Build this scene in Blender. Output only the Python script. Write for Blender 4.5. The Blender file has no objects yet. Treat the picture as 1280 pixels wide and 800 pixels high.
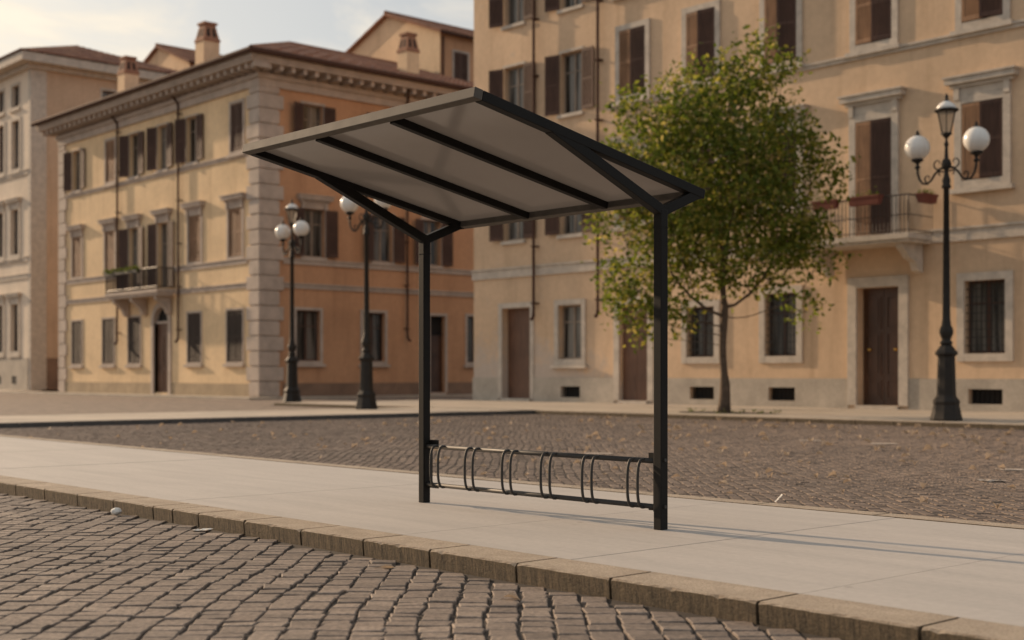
import bpy, math, random
import numpy as np
random.seed(7)
RNG = np.random.default_rng(11)
S = bpy.context.scene
COL = S.collection
YAW = math.radians(48.26)
CS, SN = math.cos(YAW), math.sin(YAW)          # camera right = (CS, SN), forward = (-SN, CS)

# ------------------------------------------------------------------ materials
def mat(name):
    m = bpy.data.materials.new(name); m.use_nodes = True
    nt = m.node_tree
    return m, nt, nt.nodes, nt.links, nt.nodes['Principled BSDF']

def noise(nt, scale, detail=4, rough=.55, vec=None, dist=0):
    n = nt.nodes.new('ShaderNodeTexNoise')
    n.inputs['Scale'].default_value = scale; n.inputs['Detail'].default_value = detail
    n.inputs['Roughness'].default_value = rough; n.inputs['Distortion'].default_value = dist
    if vec is not None: nt.links.new(vec, n.inputs['Vector'])
    return n

def ramp(nt, src, p0, c0, p1, c1):
    r = nt.nodes.new('ShaderNodeValToRGB')
    e = r.color_ramp.elements
    e[0].position = p0; e[0].color = (*c0, 1); e[1].position = p1; e[1].color = (*c1, 1)
    nt.links.new(src, r.inputs[0]); return r

def mix(nt, fac, a, b, mode='MIX'):
    n = nt.nodes.new('ShaderNodeMix'); n.data_type = 'RGBA'; n.blend_type = mode
    for k, v in ((0, fac), (6, a), (7, b)):
        if isinstance(v, (int, float)): n.inputs[k].default_value = v
        elif isinstance(v, tuple): n.inputs[k].default_value = (*v, 1) if len(v) == 3 else v
        else: nt.links.new(v, n.inputs[k])
    return n.outputs[2]

def objcoord(nt, scale=(1, 1, 1)):
    t = nt.nodes.new('ShaderNodeTexCoord'); mp = nt.nodes.new('ShaderNodeMapping')
    mp.inputs['Scale'].default_value = scale
    nt.links.new(t.outputs['Object'], mp.inputs['Vector']); return mp.outputs['Vector']

def bump(nt, b, h, strength, dist=.02):
    n = nt.nodes.new('ShaderNodeBump'); n.inputs['Strength'].default_value = strength; n.inputs['Distance'].default_value = dist
    nt.links.new(h, n.inputs['Height']); nt.links.new(n.outputs[0], b.inputs['Normal'])

def sc(c, k): return tuple(min(1, x * k) for x in c)

def plaster(name, c, worn=None, wz=0.0, var=.13, ux=None):
    m, nt, N, L, b = mat(name)
    v = objcoord(nt)
    n1 = noise(nt, .35, 6, .6, v, .4); n2 = noise(nt, 5, 5, .6, v)
    vs = objcoord(nt, (1.6, 1.6, .14)); n3 = noise(nt, 1.1, 5, .65, vs, .3)
    base = ramp(nt, n1.outputs[0], .3, sc(c, 1 - var), .7, sc(c, 1 + var)).outputs[0]
    st = ramp(nt, n3.outputs[0], .52, (1, 1, 1), .82, (.72, .68, .64)).outputs[0]
    col = mix(nt, .75, base, st, 'MULTIPLY')
    fine = ramp(nt, n2.outputs[0], .3, (.9, .89, .88), .7, (1.06, 1.06, 1.06)).outputs[0]
    col = mix(nt, .8, col, fine, 'MULTIPLY')
    if worn:
        g = N.new('ShaderNodeNewGeometry'); sx = N.new('ShaderNodeSeparateXYZ'); L.new(g.outputs['Position'], sx.inputs[0])
        mr = N.new('ShaderNodeMapRange'); mr.inputs[1].default_value = wz + 1.6; mr.inputs[2].default_value = wz - 1.2
        mr.inputs[3].default_value = -.25; mr.inputs[4].default_value = .3
        L.new(sx.outputs[2], mr.inputs[0])
        n4 = noise(nt, 1.3, 7, .7, v, .5)
        ad = N.new('ShaderNodeMath'); ad.operation = 'ADD'; L.new(mr.outputs[0], ad.inputs[0]); L.new(n4.outputs[0], ad.inputs[1])
        if ux is not None:
            m2 = N.new('ShaderNodeMapRange'); m2.inputs[1].default_value = ux - 2; m2.inputs[2].default_value = ux + 4; m2.inputs[3].default_value = .17; m2.inputs[4].default_value = -.3
            L.new(sx.outputs[0], m2.inputs[0]); a2 = N.new('ShaderNodeMath'); a2.operation = 'ADD'; L.new(ad.outputs[0], a2.inputs[0]); L.new(m2.outputs[0], a2.inputs[1]); ad = a2
        rr = ramp(nt, ad.outputs[0], .5, (0, 0, 0), .75, (.9, .9, .9)).outputs[0]
        col = mix(nt, rr, col, mix(nt, .6, worn, fine, 'MULTIPLY'))
    L.new(col, b.inputs['Base Color']); b.inputs['Roughness'].default_value = .92
    bump(nt, b, n2.outputs[0], .35, .01)
    return m

def stone(name, c, s=3.0, var=.2, rough=.85, bs=.4):
    m, nt, N, L, b = mat(name)
    v = objcoord(nt)
    n1 = noise(nt, s, 7, .65, v, .3); n2 = noise(nt, s * 14, 3, .6, v)
    c1 = ramp(nt, n1.outputs[0], .3, sc(c, 1 - var), .72, sc(c, 1 + var)).outputs[0]
    c2 = ramp(nt, n2.outputs[0], .3, (.86, .86, .86), .7, (1.1, 1.1, 1.1)).outputs[0]
    L.new(mix(nt, .8, c1, c2, 'MULTIPLY'), b.inputs['Base Color']); b.inputs['Roughness'].default_value = rough
    bump(nt, b, n2.outputs[0], bs, .006)
    return m

def wood(name, c, rough=.6):
    m, nt, N, L, b = mat(name)
    v = objcoord(nt, (9, 9, .8)); n = noise(nt, 2.2, 5, .6, v, .4)
    v2 = objcoord(nt); n2 = noise(nt, .8, 3, .6, v2)
    c1 = ramp(nt, n.outputs[0], .3, sc(c, .7), .7, sc(c, 1.35)).outputs[0]
    c2 = ramp(nt, n2.outputs[0], .3, (.75, .75, .75), .7, (1.2, 1.2, 1.2)).outputs[0]
    L.new(mix(nt, 1.0, c1, c2, 'MULTIPLY'), b.inputs['Base Color']); b.inputs['Roughness'].default_value = rough
    return m

def metal(name, c, rough=.4, met=0.0, spec=.5):
    m, nt, N, L, b = mat(name)
    v = objcoord(nt); n = noise(nt, 9, 5, .6, v)
    L.new(ramp(nt, n.outputs[0], .3, sc(c, .8), .7, sc(c, 1.25)).outputs[0], b.inputs['Base Color'])
    L.new(ramp(nt, n.outputs[0], .3, (rough * .94,) * 3, .7, (min(1, rough * 1.06),) * 3).outputs[0], b.inputs['Roughness'])
    b.inputs['Metallic'].default_value = met; b.inputs['Specular IOR Level'].default_value = spec
    return m

def island(name, stops, rough=.85, bscale=40, bstr=.5, bdist=.006, nvar=.25, streak=False):
    """colour chosen per loose piece of the mesh"""
    m, nt, N, L, b = mat(name)
    g = N.new('ShaderNodeNewGeometry')
    r = N.new('ShaderNodeValToRGB'); L.new(g.outputs['Random Per Island'], r.inputs[0])
    e = r.color_ramp.elements
    while len(e) < len(stops): e.new(.5)
    for i, c in enumerate(stops): e[i].position = i / (len(stops) - 1); e[i].color = (*c, 1)
    v = objcoord(nt); n = noise(nt, bscale, 5, .65, v); n0 = noise(nt, .5, 4, .6, v)
    if streak:
        vo = N.new('ShaderNodeTexVoronoi'); vo.inputs['Scale'].default_value = 2.3; L.new(v, vo.inputs['Vector'])
        gum = ramp(nt, vo.outputs['Distance'], .035, (.72, .71, .70), .065, (1, 1, 1)).outputs[0]
        n0 = noise(nt, 1.6, 6, .65, objcoord(nt, (.35, 2.6, 1)), .4)
    f = ramp(nt, n.outputs[0], .28, (1 - nvar,) * 3, .72, (1 + nvar,) * 3).outputs[0]
    f0 = ramp(nt, n0.outputs[0], .3, (.90 if streak else .8,) * 3, .7, (1.08, 1.07, 1.06) if streak else (1.15, 1.13, 1.1)).outputs[0]
    col = mix(nt, 1.0, mix(nt, 1.0, r.outputs[0], f, 'MULTIPLY'), f0, 'MULTIPLY')
    if streak: col = mix(nt, .8, col, gum, 'MULTIPLY')
    L.new(col, b.inputs['Base Color']); b.inputs['Roughness'].default_value = rough
    bump(nt, b, n.outputs[0], bstr, bdist)
    return m

M = {}
M['plA'] = plaster('tan_plaster', (.65, .462, .302), worn=(.50, .42, .355), wz=1.35, ux=-33)
M['plB'] = plaster('yellow_plaster', (.80, .585, .35), worn=(.66, .50, .33), wz=.2)
M['plC'] = plaster('orange_plaster', (.535, .295, .162), worn=(.45, .24, .13), wz=.2)
M['plD'] = plaster('pale_plaster', (.76, .635, .50))
M['plDs'] = plaster('beige_plaster', (.58, .41, .28))
M['plE'] = plaster('cream_plaster', (.78, .57, .36))
M['stA'] = stone('grey_stone_trim', (.54, .465, .385))
M['stP'] = stone('plinth_stone', (.44, .38, .31), 1.2)
M['stB'] = stone('quoin_stone', (.49, .40, .33), 1.5)
M['plinB'] = stone('brown_plinth_plaster', (.40, .30, .19), 1.2)
M['plinC'] = stone('dark_plinth_plaster', (.24, .15, .10), 1.2)
M['shut'] = wood('brown_shutter_paint', (.085, .042, .027), .75)
M['shutL'] = wood('light_sunlit_shutter_paint', (.25, .135, .07), .75)  # light brown shutters, with grazing sunlight painted into the colour
M['shutD'] = wood('dark_shutter_paint', (.045, .027, .018), .8)
M['door'] = wood('dark_door_wood', (.075, .034, .018), .45)
M['doorL'] = wood('brown_door_wood', (.13, .062, .035), .55)
M['frame'] = wood('window_frame_wood', (.26, .2, .15))
M['tile'] = island('terracotta_tile', [(.20, .085, .05), (.27, .12, .07), (.33, .16, .09), (.23, .10, .06)], .9, 14, .3)
M['pipe'] = metal('copper_brown_pipe', (.08, .042, .03), .8, 0, .15)
M['iron'] = metal('dark_iron_paint', (.016, .015, .014), .42)
M['ironb'] = metal('railing_iron', (.035, .022, .016), .5)
M['lampm'] = metal('cast_iron_lamp_paint', (.026, .021, .017), .6, 0, .25)
M['shel'] = metal('anthracite_powder_coat', (.013, .0115, .010), .6, 0, .15)
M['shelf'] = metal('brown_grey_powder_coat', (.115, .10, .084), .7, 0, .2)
M['rack'] = metal('gunmetal_tube', (.045, .041, .037), .55, 0, .3)
M['brass'] = metal('brass', (.6, .38, .12), .3, 1.0)
M['terr'] = stone('terracotta_pot', (.17, .052, .036), 6)
M['dirt'] = stone('joint_dirt', (.05, .04, .032), 2, .35, .95)
M['sand'] = stone('joint_sand', (.045, .034, .026), 3, .4, .95)
M['paper'] = stone('white_paper', (.75, .72, .66), 9, .1)
M['kerbd'] = stone('shaded_kerb_stone', (.10, .088, .078), 3, .25)  # kerb stone darkened: shade on the face turned from the sun is painted in
M['card'] = stone('pale_card', (.46, .38, .31), 9, .15)
M['bark'] = stone('tree_bark', (.11, .075, .05), 9, .4, .95, .9)

m, nt, N, L, b = mat('window_glass'); M['glass'] = m
b.inputs['Base Color'].default_value = (.03, .032, .032, 1); b.inputs['Roughness'].default_value = .12
n = noise(nt, 1.5, 2, .5, objcoord(nt)); bump(nt, b, n.outputs[0], .25, .02)
n = noise(nt, 2.2, 3, .5, objcoord(nt, (2, 2, .12))); L.new(ramp(nt, n.outputs[0], .42, (.02, .018, .016), .6, (.17, .155, .135)).outputs[0], b.inputs['Base Color']); b.inputs['Specular IOR Level'].default_value = .35
m, nt, N, L, b = mat('net_curtain'); M['curt'] = m
n = noise(nt, 4, 3, .5, objcoord(nt, (6, 6, .1))); L.new(ramp(nt, n.outputs[0], .3, (.16, .13, .1), .7, (.34, .3, .25)).outputs[0], b.inputs['Base Color'])
m, nt, N, L, b = mat('dark_interior'); M['dark'] = m
b.inputs['Base Color'].default_value = (.012, .010, .009, 1); b.inputs['Roughness'].default_value = .9
m, nt, N, L, b = mat('lantern_glass'); M['lglass'] = m
b.inputs['Base Color'].default_value = (.5, .4, .29, 1); b.inputs['Roughness'].default_value = .2; b.inputs['Alpha'].default_value = .55
m, nt, N, L, b = mat('opal_glass'); M['opal'] = m
b.inputs['Base Color'].default_value = (.80, .76, .70, 1); b.inputs['Roughness'].default_value = .22
b.inputs['Subsurface Weight'].default_value = .25; b.inputs['Subsurface Radius'].default_value = (.1, .1, .1)

# roof panel: smoky translucent polycarbonate sheet
m, nt, N, L, b = mat('smoked_polycarbonate'); M['panel'] = m
n = noise(nt, 2, 4, .6, objcoord(nt))
L.new(ramp(nt, n.outputs[0], .3, (.345, .315, .292), .7, (.39, .358, .333)).outputs[0], b.inputs['Base Color'])
b.inputs['Roughness'].default_value = .12; b.inputs['Specular IOR Level'].default_value = .6
tr = N.new('ShaderNodeBsdfTranslucent'); tr.inputs[0].default_value = (.45, .415, .385, 1)
ms = N.new('ShaderNodeMixShader'); ms.inputs[0].default_value = .42
L.new(b.outputs[0], ms.inputs[1]); L.new(tr.outputs[0], ms.inputs[2]); L.new(ms.outputs[0], N['Material Output'].inputs['Surface'])

def leafmat(name, stops, trans):
    m, nt, N, L, b = mat(name)
    g = N.new('ShaderNodeNewGeometry'); r = N.new('ShaderNodeValToRGB'); L.new(g.outputs['Random Per Island'], r.inputs[0])
    e = r.color_ramp.elements
    while len(e) < len(stops): e.new(.5)
    for i, (p, c) in enumerate(stops): e[i].position = p; e[i].color = (*c, 1)
    L.new(r.outputs[0], b.inputs['Base Color']); b.inputs['Roughness'].default_value = .6; b.inputs['Specular IOR Level'].default_value = .18
    tr = N.new('ShaderNodeBsdfTranslucent')
    hv = N.new('ShaderNodeHueSaturation'); hv.inputs['Value'].default_value = trans; hv.inputs['Saturation'].default_value = 1.05
    L.new(r.outputs[0], hv.inputs['Color']); L.new(hv.outputs[0], tr.inputs[0])
    ms = N.new('ShaderNodeMixShader'); ms.inputs[0].default_value = .42
    L.new(b.outputs[0], ms.inputs[1]); L.new(tr.outputs[0], ms.inputs[2]); L.new(ms.outputs[0], N['Material Output'].inputs['Surface'])
    return m
M['leaf'] = leafmat('tree_leaf', [(0, (.055, .074, .013)), (.35, (.10, .134, .022)), (.7, (.165, .185, .032)), (.92, (.28, .245, .055)), (1, (.42, .34, .13))], 1.7)
M['plant'] = leafmat('balcony_plant', [(0, (.05, .08, .015)), (1, (.14, .16, .03))], 1.4)
M['fleaf'] = leafmat('dry_leaf', [(0, (.30, .19, .12)), (.5, (.50, .37, .255)), (1, (.68, .58, .46))], .7)

M['sett'] = island('porphyry_sett', [(.155, .122, .099), (.19, .149, .121), (.225, .177, .143), (.172, .136, .111), (.27, .215, .174), (.182, .142, .115)], .75, 34, 1.0, .009, .42)
M['sett2'] = island('worn_plaza_sett', [(.14, .103, .079), (.17, .125, .097), (.195, .145, .113), (.155, .114, .089), (.225, .17, .134), (.165, .12, .094)], .85, 30, .6, .006, .3)
M['slab'] = island('pale_paving_slab', [(.437, .40, .362), (.452, .414, .375), (.444, .407, .368)], .75, 22, .25, .003, .07, streak=True)
M['pave'] = island('pavement_stone', [(.42, .36, .29), (.46, .395, .32), (.44, .37, .3)], .85, 6, .3, .004, .12)
M['gravel'] = stone('far_cobbles', (.205, .155, .12), 3.5, .5, .9, .8)

# kerb: rough tan stone, mossy vertical face
m, nt, N, L, b = mat('kerb_stone'); M['kerb'] = m
v = objcoord(nt); n1 = noise(nt, 4, 7, .7, v, .3); n2 = noise(nt, 75, 5, .75, v)
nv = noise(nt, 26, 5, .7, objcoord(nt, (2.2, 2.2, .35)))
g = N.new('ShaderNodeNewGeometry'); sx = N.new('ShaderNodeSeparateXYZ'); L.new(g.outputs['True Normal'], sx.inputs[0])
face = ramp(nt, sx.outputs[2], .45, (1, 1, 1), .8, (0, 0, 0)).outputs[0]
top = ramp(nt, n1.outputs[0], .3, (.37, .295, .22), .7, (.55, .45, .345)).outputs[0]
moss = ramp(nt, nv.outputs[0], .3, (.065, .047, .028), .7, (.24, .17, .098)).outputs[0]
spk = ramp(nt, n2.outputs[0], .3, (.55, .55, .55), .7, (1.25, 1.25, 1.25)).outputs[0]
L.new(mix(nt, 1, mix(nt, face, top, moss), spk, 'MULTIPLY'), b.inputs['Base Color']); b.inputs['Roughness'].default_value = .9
bump(nt, b, n2.outputs[0], 1.0, .012)

# ------------------------------------------------------------------ mesh helpers
class MB:
    def __init__(s): s.v = []; s.f = []
    def poly(s, pts):
        k = len(s.v); s.v += [tuple(p) for p in pts]; s.f.append(tuple(range(k, k + len(pts))))
    def box(s, a0, a1, b0, b1, c0, c1, T=None):
        k = len(s.v)
        for z in (c0, c1):
            for x, y in ((a0, b0), (a1, b0), (a1, b1), (a0, b1)):
                s.v.append(T(x, y, z) if T else (x, y, z))
        s.f += [tuple(k + i for i in q) for q in ((0, 3, 2, 1), (4, 5, 6, 7), (0, 1, 5, 4), (1, 2, 6, 5), (2, 3, 7, 6), (3, 0, 4, 7))]
    def tube(s, pts, r, n=8, cap=True):
        pts = [np.array(p, float) for p in pts]; k0 = len(s.v); rr = r if hasattr(r, '__len__') else [r] * len(pts)
        prev = None
        for i, p in enumerate(pts):
            d = pts[min(i + 1, len(pts) - 1)] - pts[max(i - 1, 0)]; d = d / (np.linalg.norm(d) + 1e-9)
            if prev is None:
                up = np.array((0, 0, 1.)) if abs(d[2]) < .9 else np.array((1., 0, 0)); x = np.cross(up, d)
            else: x = prev - d * np.dot(prev, d)
            x /= np.linalg.norm(x) + 1e-9; y = np.cross(d, x); prev = x
            for j in range(n):
                a = 2 * math.pi * j / n; s.v.append(tuple(p + rr[i] * (math.cos(a) * x + math.sin(a) * y)))
        for i in range(len(pts) - 1):
            for j in range(n):
                q = k0 + i * n
                s.f.append((q + j, q + (j + 1) % n, q + n + (j + 1) % n, q + n + j))
        if cap:
            s.f.append(tuple(range(k0 + n - 1, k0 - 1, -1))); e = k0 + (len(pts) - 1) * n; s.f.append(tuple(range(e, e + n)))
    def lathe(s, prof, c=(0, 0, 0), n=20, phase=0):
        k0 = len(s.v)
        for r, z in prof:
            for j in range(n):
                a = 2 * math.pi * j / n + phase; s.v.append((c[0] + r * math.cos(a), c[1] + r * math.sin(a), c[2] + z))
        for i in range(len(prof) - 1):
            for j in range(n):
                q = k0 + i * n; s.f.append((q + j, q + (j + 1) % n, q + n + (j + 1) % n, q + n + j))
        s.f.append(tuple(range(k0 + n - 1, k0 - 1, -1))); e = k0 + (len(prof) - 1) * n; s.f.append(tuple(range(e, e + n)))
    def beam(s, p, q, w, h, up=(0, 0, 1)):
        """square tube from p to q"""
        p = np.array(p, float); q = np.array(q, float); d = q - p; d /= np.linalg.norm(d)
        x = np.cross(d, np.array(up, float)); x /= np.linalg.norm(x); y = np.cross(x, d)
        k = len(s.v)
        for e in (p, q):
            for a, b in ((-1, -1), (1, -1), (1, 1), (-1, 1)): s.v.append(tuple(e + x * a * w / 2 + y * b * h / 2))
        s.f += [tuple(k + i for i in t) for t in ((0, 3, 2, 1), (4, 5, 6, 7), (0, 1, 5, 4), (1, 2, 6, 5), (2, 3, 7, 6), (3, 0, 4, 7))]
    def build(s, name, m, parent=None, origin=None, smooth=False, bevel=0):
        o0 = np.array(origin if origin is not None else (WLOC.get(parent, (0, 0, 0)) if parent else (0, 0, 0)), float)
        me = bpy.data.meshes.new(name)
        vs = (np.array(s.v, float) - o0) if s.v else np.zeros((0, 3))
        me.from_pydata(vs.tolist(), [], s.f); me.update()
        me.materials.append(m)
        if smooth: me.polygons.foreach_set('use_smooth', [True] * len(me.polygons))
        o = bpy.data.objects.new(name, me); COL.objects.link(o)
        if parent is not None:
            o.parent = parent
            po = np.array(WLOC[parent], float); o.location = tuple(o0 - po); WLOC[o] = tuple(o0)
        else: o.location = tuple(o0); WLOC[o] = tuple(o0)
        if bevel:
            bm = o.modifiers.new('bevel', 'BEVEL'); bm.width = bevel; bm.segments = 2; bm.limit_method = 'ANGLE'
        return o
WLOC = {}
def thing(name, label, cat, loc=(0, 0, 0), group=None):
    o = bpy.data.objects.new(name, None); COL.objects.link(o); o.location = loc; o.empty_display_size = .2
    o['label'] = label; o['category'] = cat
    if group: o['group'] = group
    WLOC[o] = loc; return o
def tag(o, label, cat, group=None):
    o['label'] = label; o['category'] = cat
    if group: o['group'] = group
    return o
def struct(o): o['kind'] = 'structure'; return o

# ------------------------------------------------------------------ facades
class Facade:
    """a along the wall (to the right seen from outside), o outward, z up"""
    def __init__(s, kind, plane, root): s.k = kind; s.p = plane; s.root = root
    def T(s, a, o, z): return (a, s.p - o, z) if s.k == 'v' else (s.p + o, a, z)
    def box(s, mb, a0, a1, o0, o1, z0, z1): mb.box(a0, a1, o0, o1, z0, z1, s.T)
    def wall(s, a0, a1, z0, z1, holes, m, name='wall', depth=.32, skip=None):
        mb = MB()
        A = sorted({a0, a1, *[h[0] for h in holes], *[h[1] for h in holes]}); A = [x for x in A if a0 <= x <= a1]
        Z = sorted({z0, z1, *[h[2] for h in holes], *[h[3] for h in holes]})
        for i in range(len(A) - 1):
            zs = z0
            am = (A[i] + A[i + 1]) / 2
            hs = sorted([h for h in holes if h[0] < am < h[1]], key=lambda h: h[2])
            for h in hs + [(0, 0, z1, z1)]:
                if h[2] > zs + 1e-4: mb.poly([s.T(A[i], 0, zs), s.T(A[i + 1], 0, zs), s.T(A[i + 1], 0, h[2]), s.T(A[i], 0, h[2])])
                zs = h[3]
        for h in holes:
            d = -depth
            for p, q in (((h[0], h[2]), (h[1], h[2])), ((h[1], h[2]), (h[1], h[3])), ((h[1], h[3]), (h[0], h[3])), ((h[0], h[3]), (h[0], h[2]))):
                mb.poly([s.T(p[0], 0, p[1]), s.T(q[0], 0, q[1]), s.T(q[0], d, q[1]), s.T(p[0], d, p[1])])
        return mb.build(name, m, s.root)
    def surround(s, mb, h, w, pr, sill=True, bottom=True):
        a0, a1, z0, z1 = h
        s.box(mb, a0 - w, a0 - .004, -.02, pr, z0 - (w if bottom else 0), z1 + w)
        s.box(mb, a1 + .004, a1 + w, -.02, pr, z0 - (w if bottom else 0), z1 + w)
        s.box(mb, a0 - .003, a1 + .003, -.02, pr - .003, z1 + .004, z1 + w - .003)
        if bottom: s.box(mb, a0 - .003, a1 + .003, -.02, pr - .003, z0 - w + .003, z0 - .004)
    def leaf(s, hinge, w, z0, z1, out, ang, m, parent, louvre=True):
        """one louvred shutter leaf; hinge = (a, o); ang measured from the wall line, w may be negative (hinged on its other side)"""
        mb = MB(); t = .042; sg = 1 if w > 0 else -1; W = abs(w)
        ca, sa = math.cos(ang), math.sin(ang)
        def T2(x, y, z):                         # x along leaf, y thickness
            return s.T(hinge[0] + sg * (x * ca) - sg * 0 - (y * sa) * sg * 1.0, hinge[1] + x * sa + y * ca, z)
        st = .07
        for x0, x1, c0, c1 in ((0, st, z0, z1), (W - st, W, z0, z1), (st, W - st, z0, z0 + .12), (st, W - st, z1 - .1, z1), (st, W - st, (z0 + z1) / 2 - .04, (z0 + z1) / 2 + .04)):
            mb.box(x0, x1, 0, t, c0, c1, T2)
        mb.box(st, W - st, .004, .01, z0 + .1, z1 - .08, T2)
        if louvre:
            n = max(6, int((z1 - z0) / .075))
            for i in range(n):
                z = z0 + .14 + (z1 - z0 - .28) * i / (n - 1)
                k = len(mb.v)
                for x in (st, W - st):
                    for y, zz in ((.012, z + .025), (.02, z + .03), (t + .004, z - .02), (t - .006, z - .028)): mb.v.append(T2(x, y, zz))
                mb.f += [(k, k + 1, k + 5, k + 4), (k + 1, k + 2, k + 6, k + 5), (k + 2, k + 3, k + 7, k + 6), (k + 3, k, k + 4, k + 7)]
        return mb.build('shutter', m, parent)
    def casement(s, h, parent, d=.2, curtain=True, m=None):
        a0, a1, z0, z1 = h; mb = MB(); c = (a0 + a1) / 2; o0, o1 = -d - .06, -d
        for x0, x1, c0, c1 in ((a0 + .002, a0 + .07, z0 + .002, z1 - .002), (a1 - .07, a1 - .002, z0 + .002, z1 - .002), (c - .055, c + .055, z0 + .07, z1 - .07), (a0 + .07, a1 - .07, z0 + .002, z0 + .07), (a0 + .07, a1 - .07, z1 - .07, z1 - .002)):
            s.box(mb, x0, x1, o0, o1, c0, c1)
        zm = z0 + (z1 - z0) * .68
        s.box(mb, a0 + .07, c - .055, o0 + .01, o1 - .01, zm, zm + .045); s.box(mb, c + .055, a1 - .07, o0 + .01, o1 - .01, zm, zm + .045)
        fr = mb.build('casement', m or M['frame'], parent)
        g = MB(); g.poly([s.T(a0, -d - .03, z0), s.T(a1, -d - .03, z0), s.T(a1, -d - .03, z1), s.T(a0, -d - .03, z1)]); g.build('pane', M['glass'], parent)
        return fr
    def hood(s, mb, h, w, z, pr=.3):
        a0, a1 = h[0] - w, h[1] + w
        s.box(mb, a0, a1, 0, .07, h[3] + w + .003, z)                       # frieze
        s.box(mb, a0 - .1, a1 + .1, 0, pr * .55, z + .002, z + .1)
        s.box(mb, a0 - .2, a1 + .2, 0, pr, z + .102, z + .26)
        s.box(mb, a0 - .24, a1 + .24, 0, pr + .05, z + .262, z + .31)
        for a in (a0 + .09, a1 - .09): s.box(mb, a - .08, a + .08, .07, pr * .5, z - .32, z - .002)

def window(F, h, style, stone_m, sur=.14, pr=.06, hood=None, sill=True, shut=None, grille=False, bottom=True, ang=.4):
    """one opening: stone surround mesh is the window, everything else its sub-parts"""
    a0, a1, z0, z1 = h; mb = MB()
    if sur: F.surround(mb, h, sur, pr, bottom=bottom)
    if hood is not None: F.hood(mb, h, sur, hood, .26)
    sl_ = MB()
    if sill: F.box(sl_, a0 - sur - .1, a1 + sur + .1, -.1 if not sur else -.02, pr + .1, z0 - max(sur, .02) - .13, z0 - max(sur, .02) - .004)
    if not sur:
        F.box(mb, a0 - .06, a1 + .06, -.02, .02, z1 + .004, z1 + .1)
    w = mb.build('window', stone_m, F.root)
    if sill: sl_.build('sill', stone_m, w)
    sm = shut or M['shut']; c = (a0 + a1) / 2; W = (a1 - a0) / 2
    if style == 'open':                      # leaves folded back on the wall
        F.casement(h, w)
        F.leaf((a0 - .03, pr + .02), -W * 1.1, z0 + .02, z1 - .02, 0, random.uniform(.22, .4), sm, w)
        F.leaf((a1 + .03, pr + .02), W * 1.1, z0 + .02, z1 - .02, 0, random.uniform(.02, .1), sm, w)
    elif style == 'closed':
        F.leaf((a0 + .01, -.03), W - .015, z0 + .02, z1 - .02, 0, 0, sm, w)
        F.leaf((a1 - .01, -.03), -(W - .015), z0 + .02, z1 - .02, 0, 0, sm, w)
        b_ = MB(); b_.poly([F.T(a0, -.3, z0), F.T(a1, -.3, z0), F.T(a1, -.3, z1), F.T(a0, -.3, z1)]); b_.build('pane', M['glass'], w)
    elif style == 'ajar':                    # one leaf shut, the other swung out a little
        F.leaf((a0 + .01, .035), W - .015, z0 + .02, z1 - .02, 0, 0.02, shut or M['shutL'], w)  # paler than its pair: sun on this leaf is put into the paint
        F.leaf((a1 - .01, .02), -(W + .03), z0 + .02, z1 - .02, 0, ang, M['shut'], w)
        b_ = MB(); b_.poly([F.T(a0, -.3, z0), F.T(a1, -.3, z0), F.T(a1, -.3, z1), F.T(a0, -.3, z1)]); b_.build('pane', M['glass'], w)
    elif style == 'glass':
        F.casement(h, w)
    elif style == 'dark':
        F.casement(h, w, m=M['shut'])
    if grille:
        g = MB(); n = max(3, round((a1 - a0) / .15))
        for i in range(1, n): a = a0 + (a1 - a0) * i / n; F.box(g, a - .011, a + .011, -.075, -.053, z0, z1)
        nz = max(3, round((z1 - z0) / .22))
        for i in range(1, nz): z = z0 + (z1 - z0) * i / nz; F.box(g, a0, a1, -.051, -.036, z - .011, z + .011)
        g.build('grille', M['iron'], w)
    return w

def door(F, h, m, stone_m, sur=.2, pr=.06, panels=True, d=.25, transom=0, knobs=False, leaves=2):
    a0, a1, z0, z1 = h; mb = MB()
    if sur:
        F.surround(mb, h, sur, pr, bottom=False)
        F.box(mb, a0 - .003, a1 + .003, -d, pr + .05, z0 - .12, z0 - .004)
    fr = mb.build('door', stone_m, F.root)
    zt = z1 - transom
    l = MB()
    ws = (a1 - a0) / leaves
    for k in range(leaves):
        x0 = a0 + k * ws + .006; x1 = x0 + ws - .012
        F.box(l, x0, x1, -d - .06, -d, z0, zt - .004)
        if panels:
            for f0, f1 in ((.05, .22), (.25, .62), (.65, .93)):
                p0, p1 = z0 + (zt - z0) * f0, z0 + (zt - z0) * f1
                F.box(l, x0 + .08, x1 - .08, -d + .001, -d + .028, p0, p0 + .05); F.box(l, x0 + .08, x1 - .08, -d + .001, -d + .028, p1 - .05, p1)
                F.box(l, x0 + .08, x0 + .13, -d + .001, -d + .027, p0 + .05, p1 - .05); F.box(l, x1 - .13, x1 - .08, -d + .001, -d + .027, p0 + .05, p1 - .05)
                F.box(l, x0 + .18, x1 - .18, -d + .001, -d + .02, p0 + .1, p1 - .1)
        else:
            for j in range(1, 5): F.box(l, x0 + .04, x1 - .04, -d + .001, -d + .012, z0 + (zt - z0) * j / 5 - .012, z0 + (zt - z0) * j / 5 + .012)
    l.build('door_leaf', m, fr)
    if transom:
        t = MB(); F.box(t, a0, a1, -d - .06, -d + .03, zt, zt + .08); F.box(t, a0, a1, -d - .03, -d - .01, zt + .082, z1); t.build('transom', M['dark'], fr)
    if knobs:
        for a in ((a0 + a1) / 2 - .45, (a0 + a1) / 2 + .42):
            k = MB(); p = F.T(a, -d + .06, z0 + 1.62)
            k.lathe([(.012, -.05), (.055, -.03), (.07, 0), (.055, .03), (.012, .05)], p, 12); k.build('knob', M['brass'], fr, smooth=True)
    return fr

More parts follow.
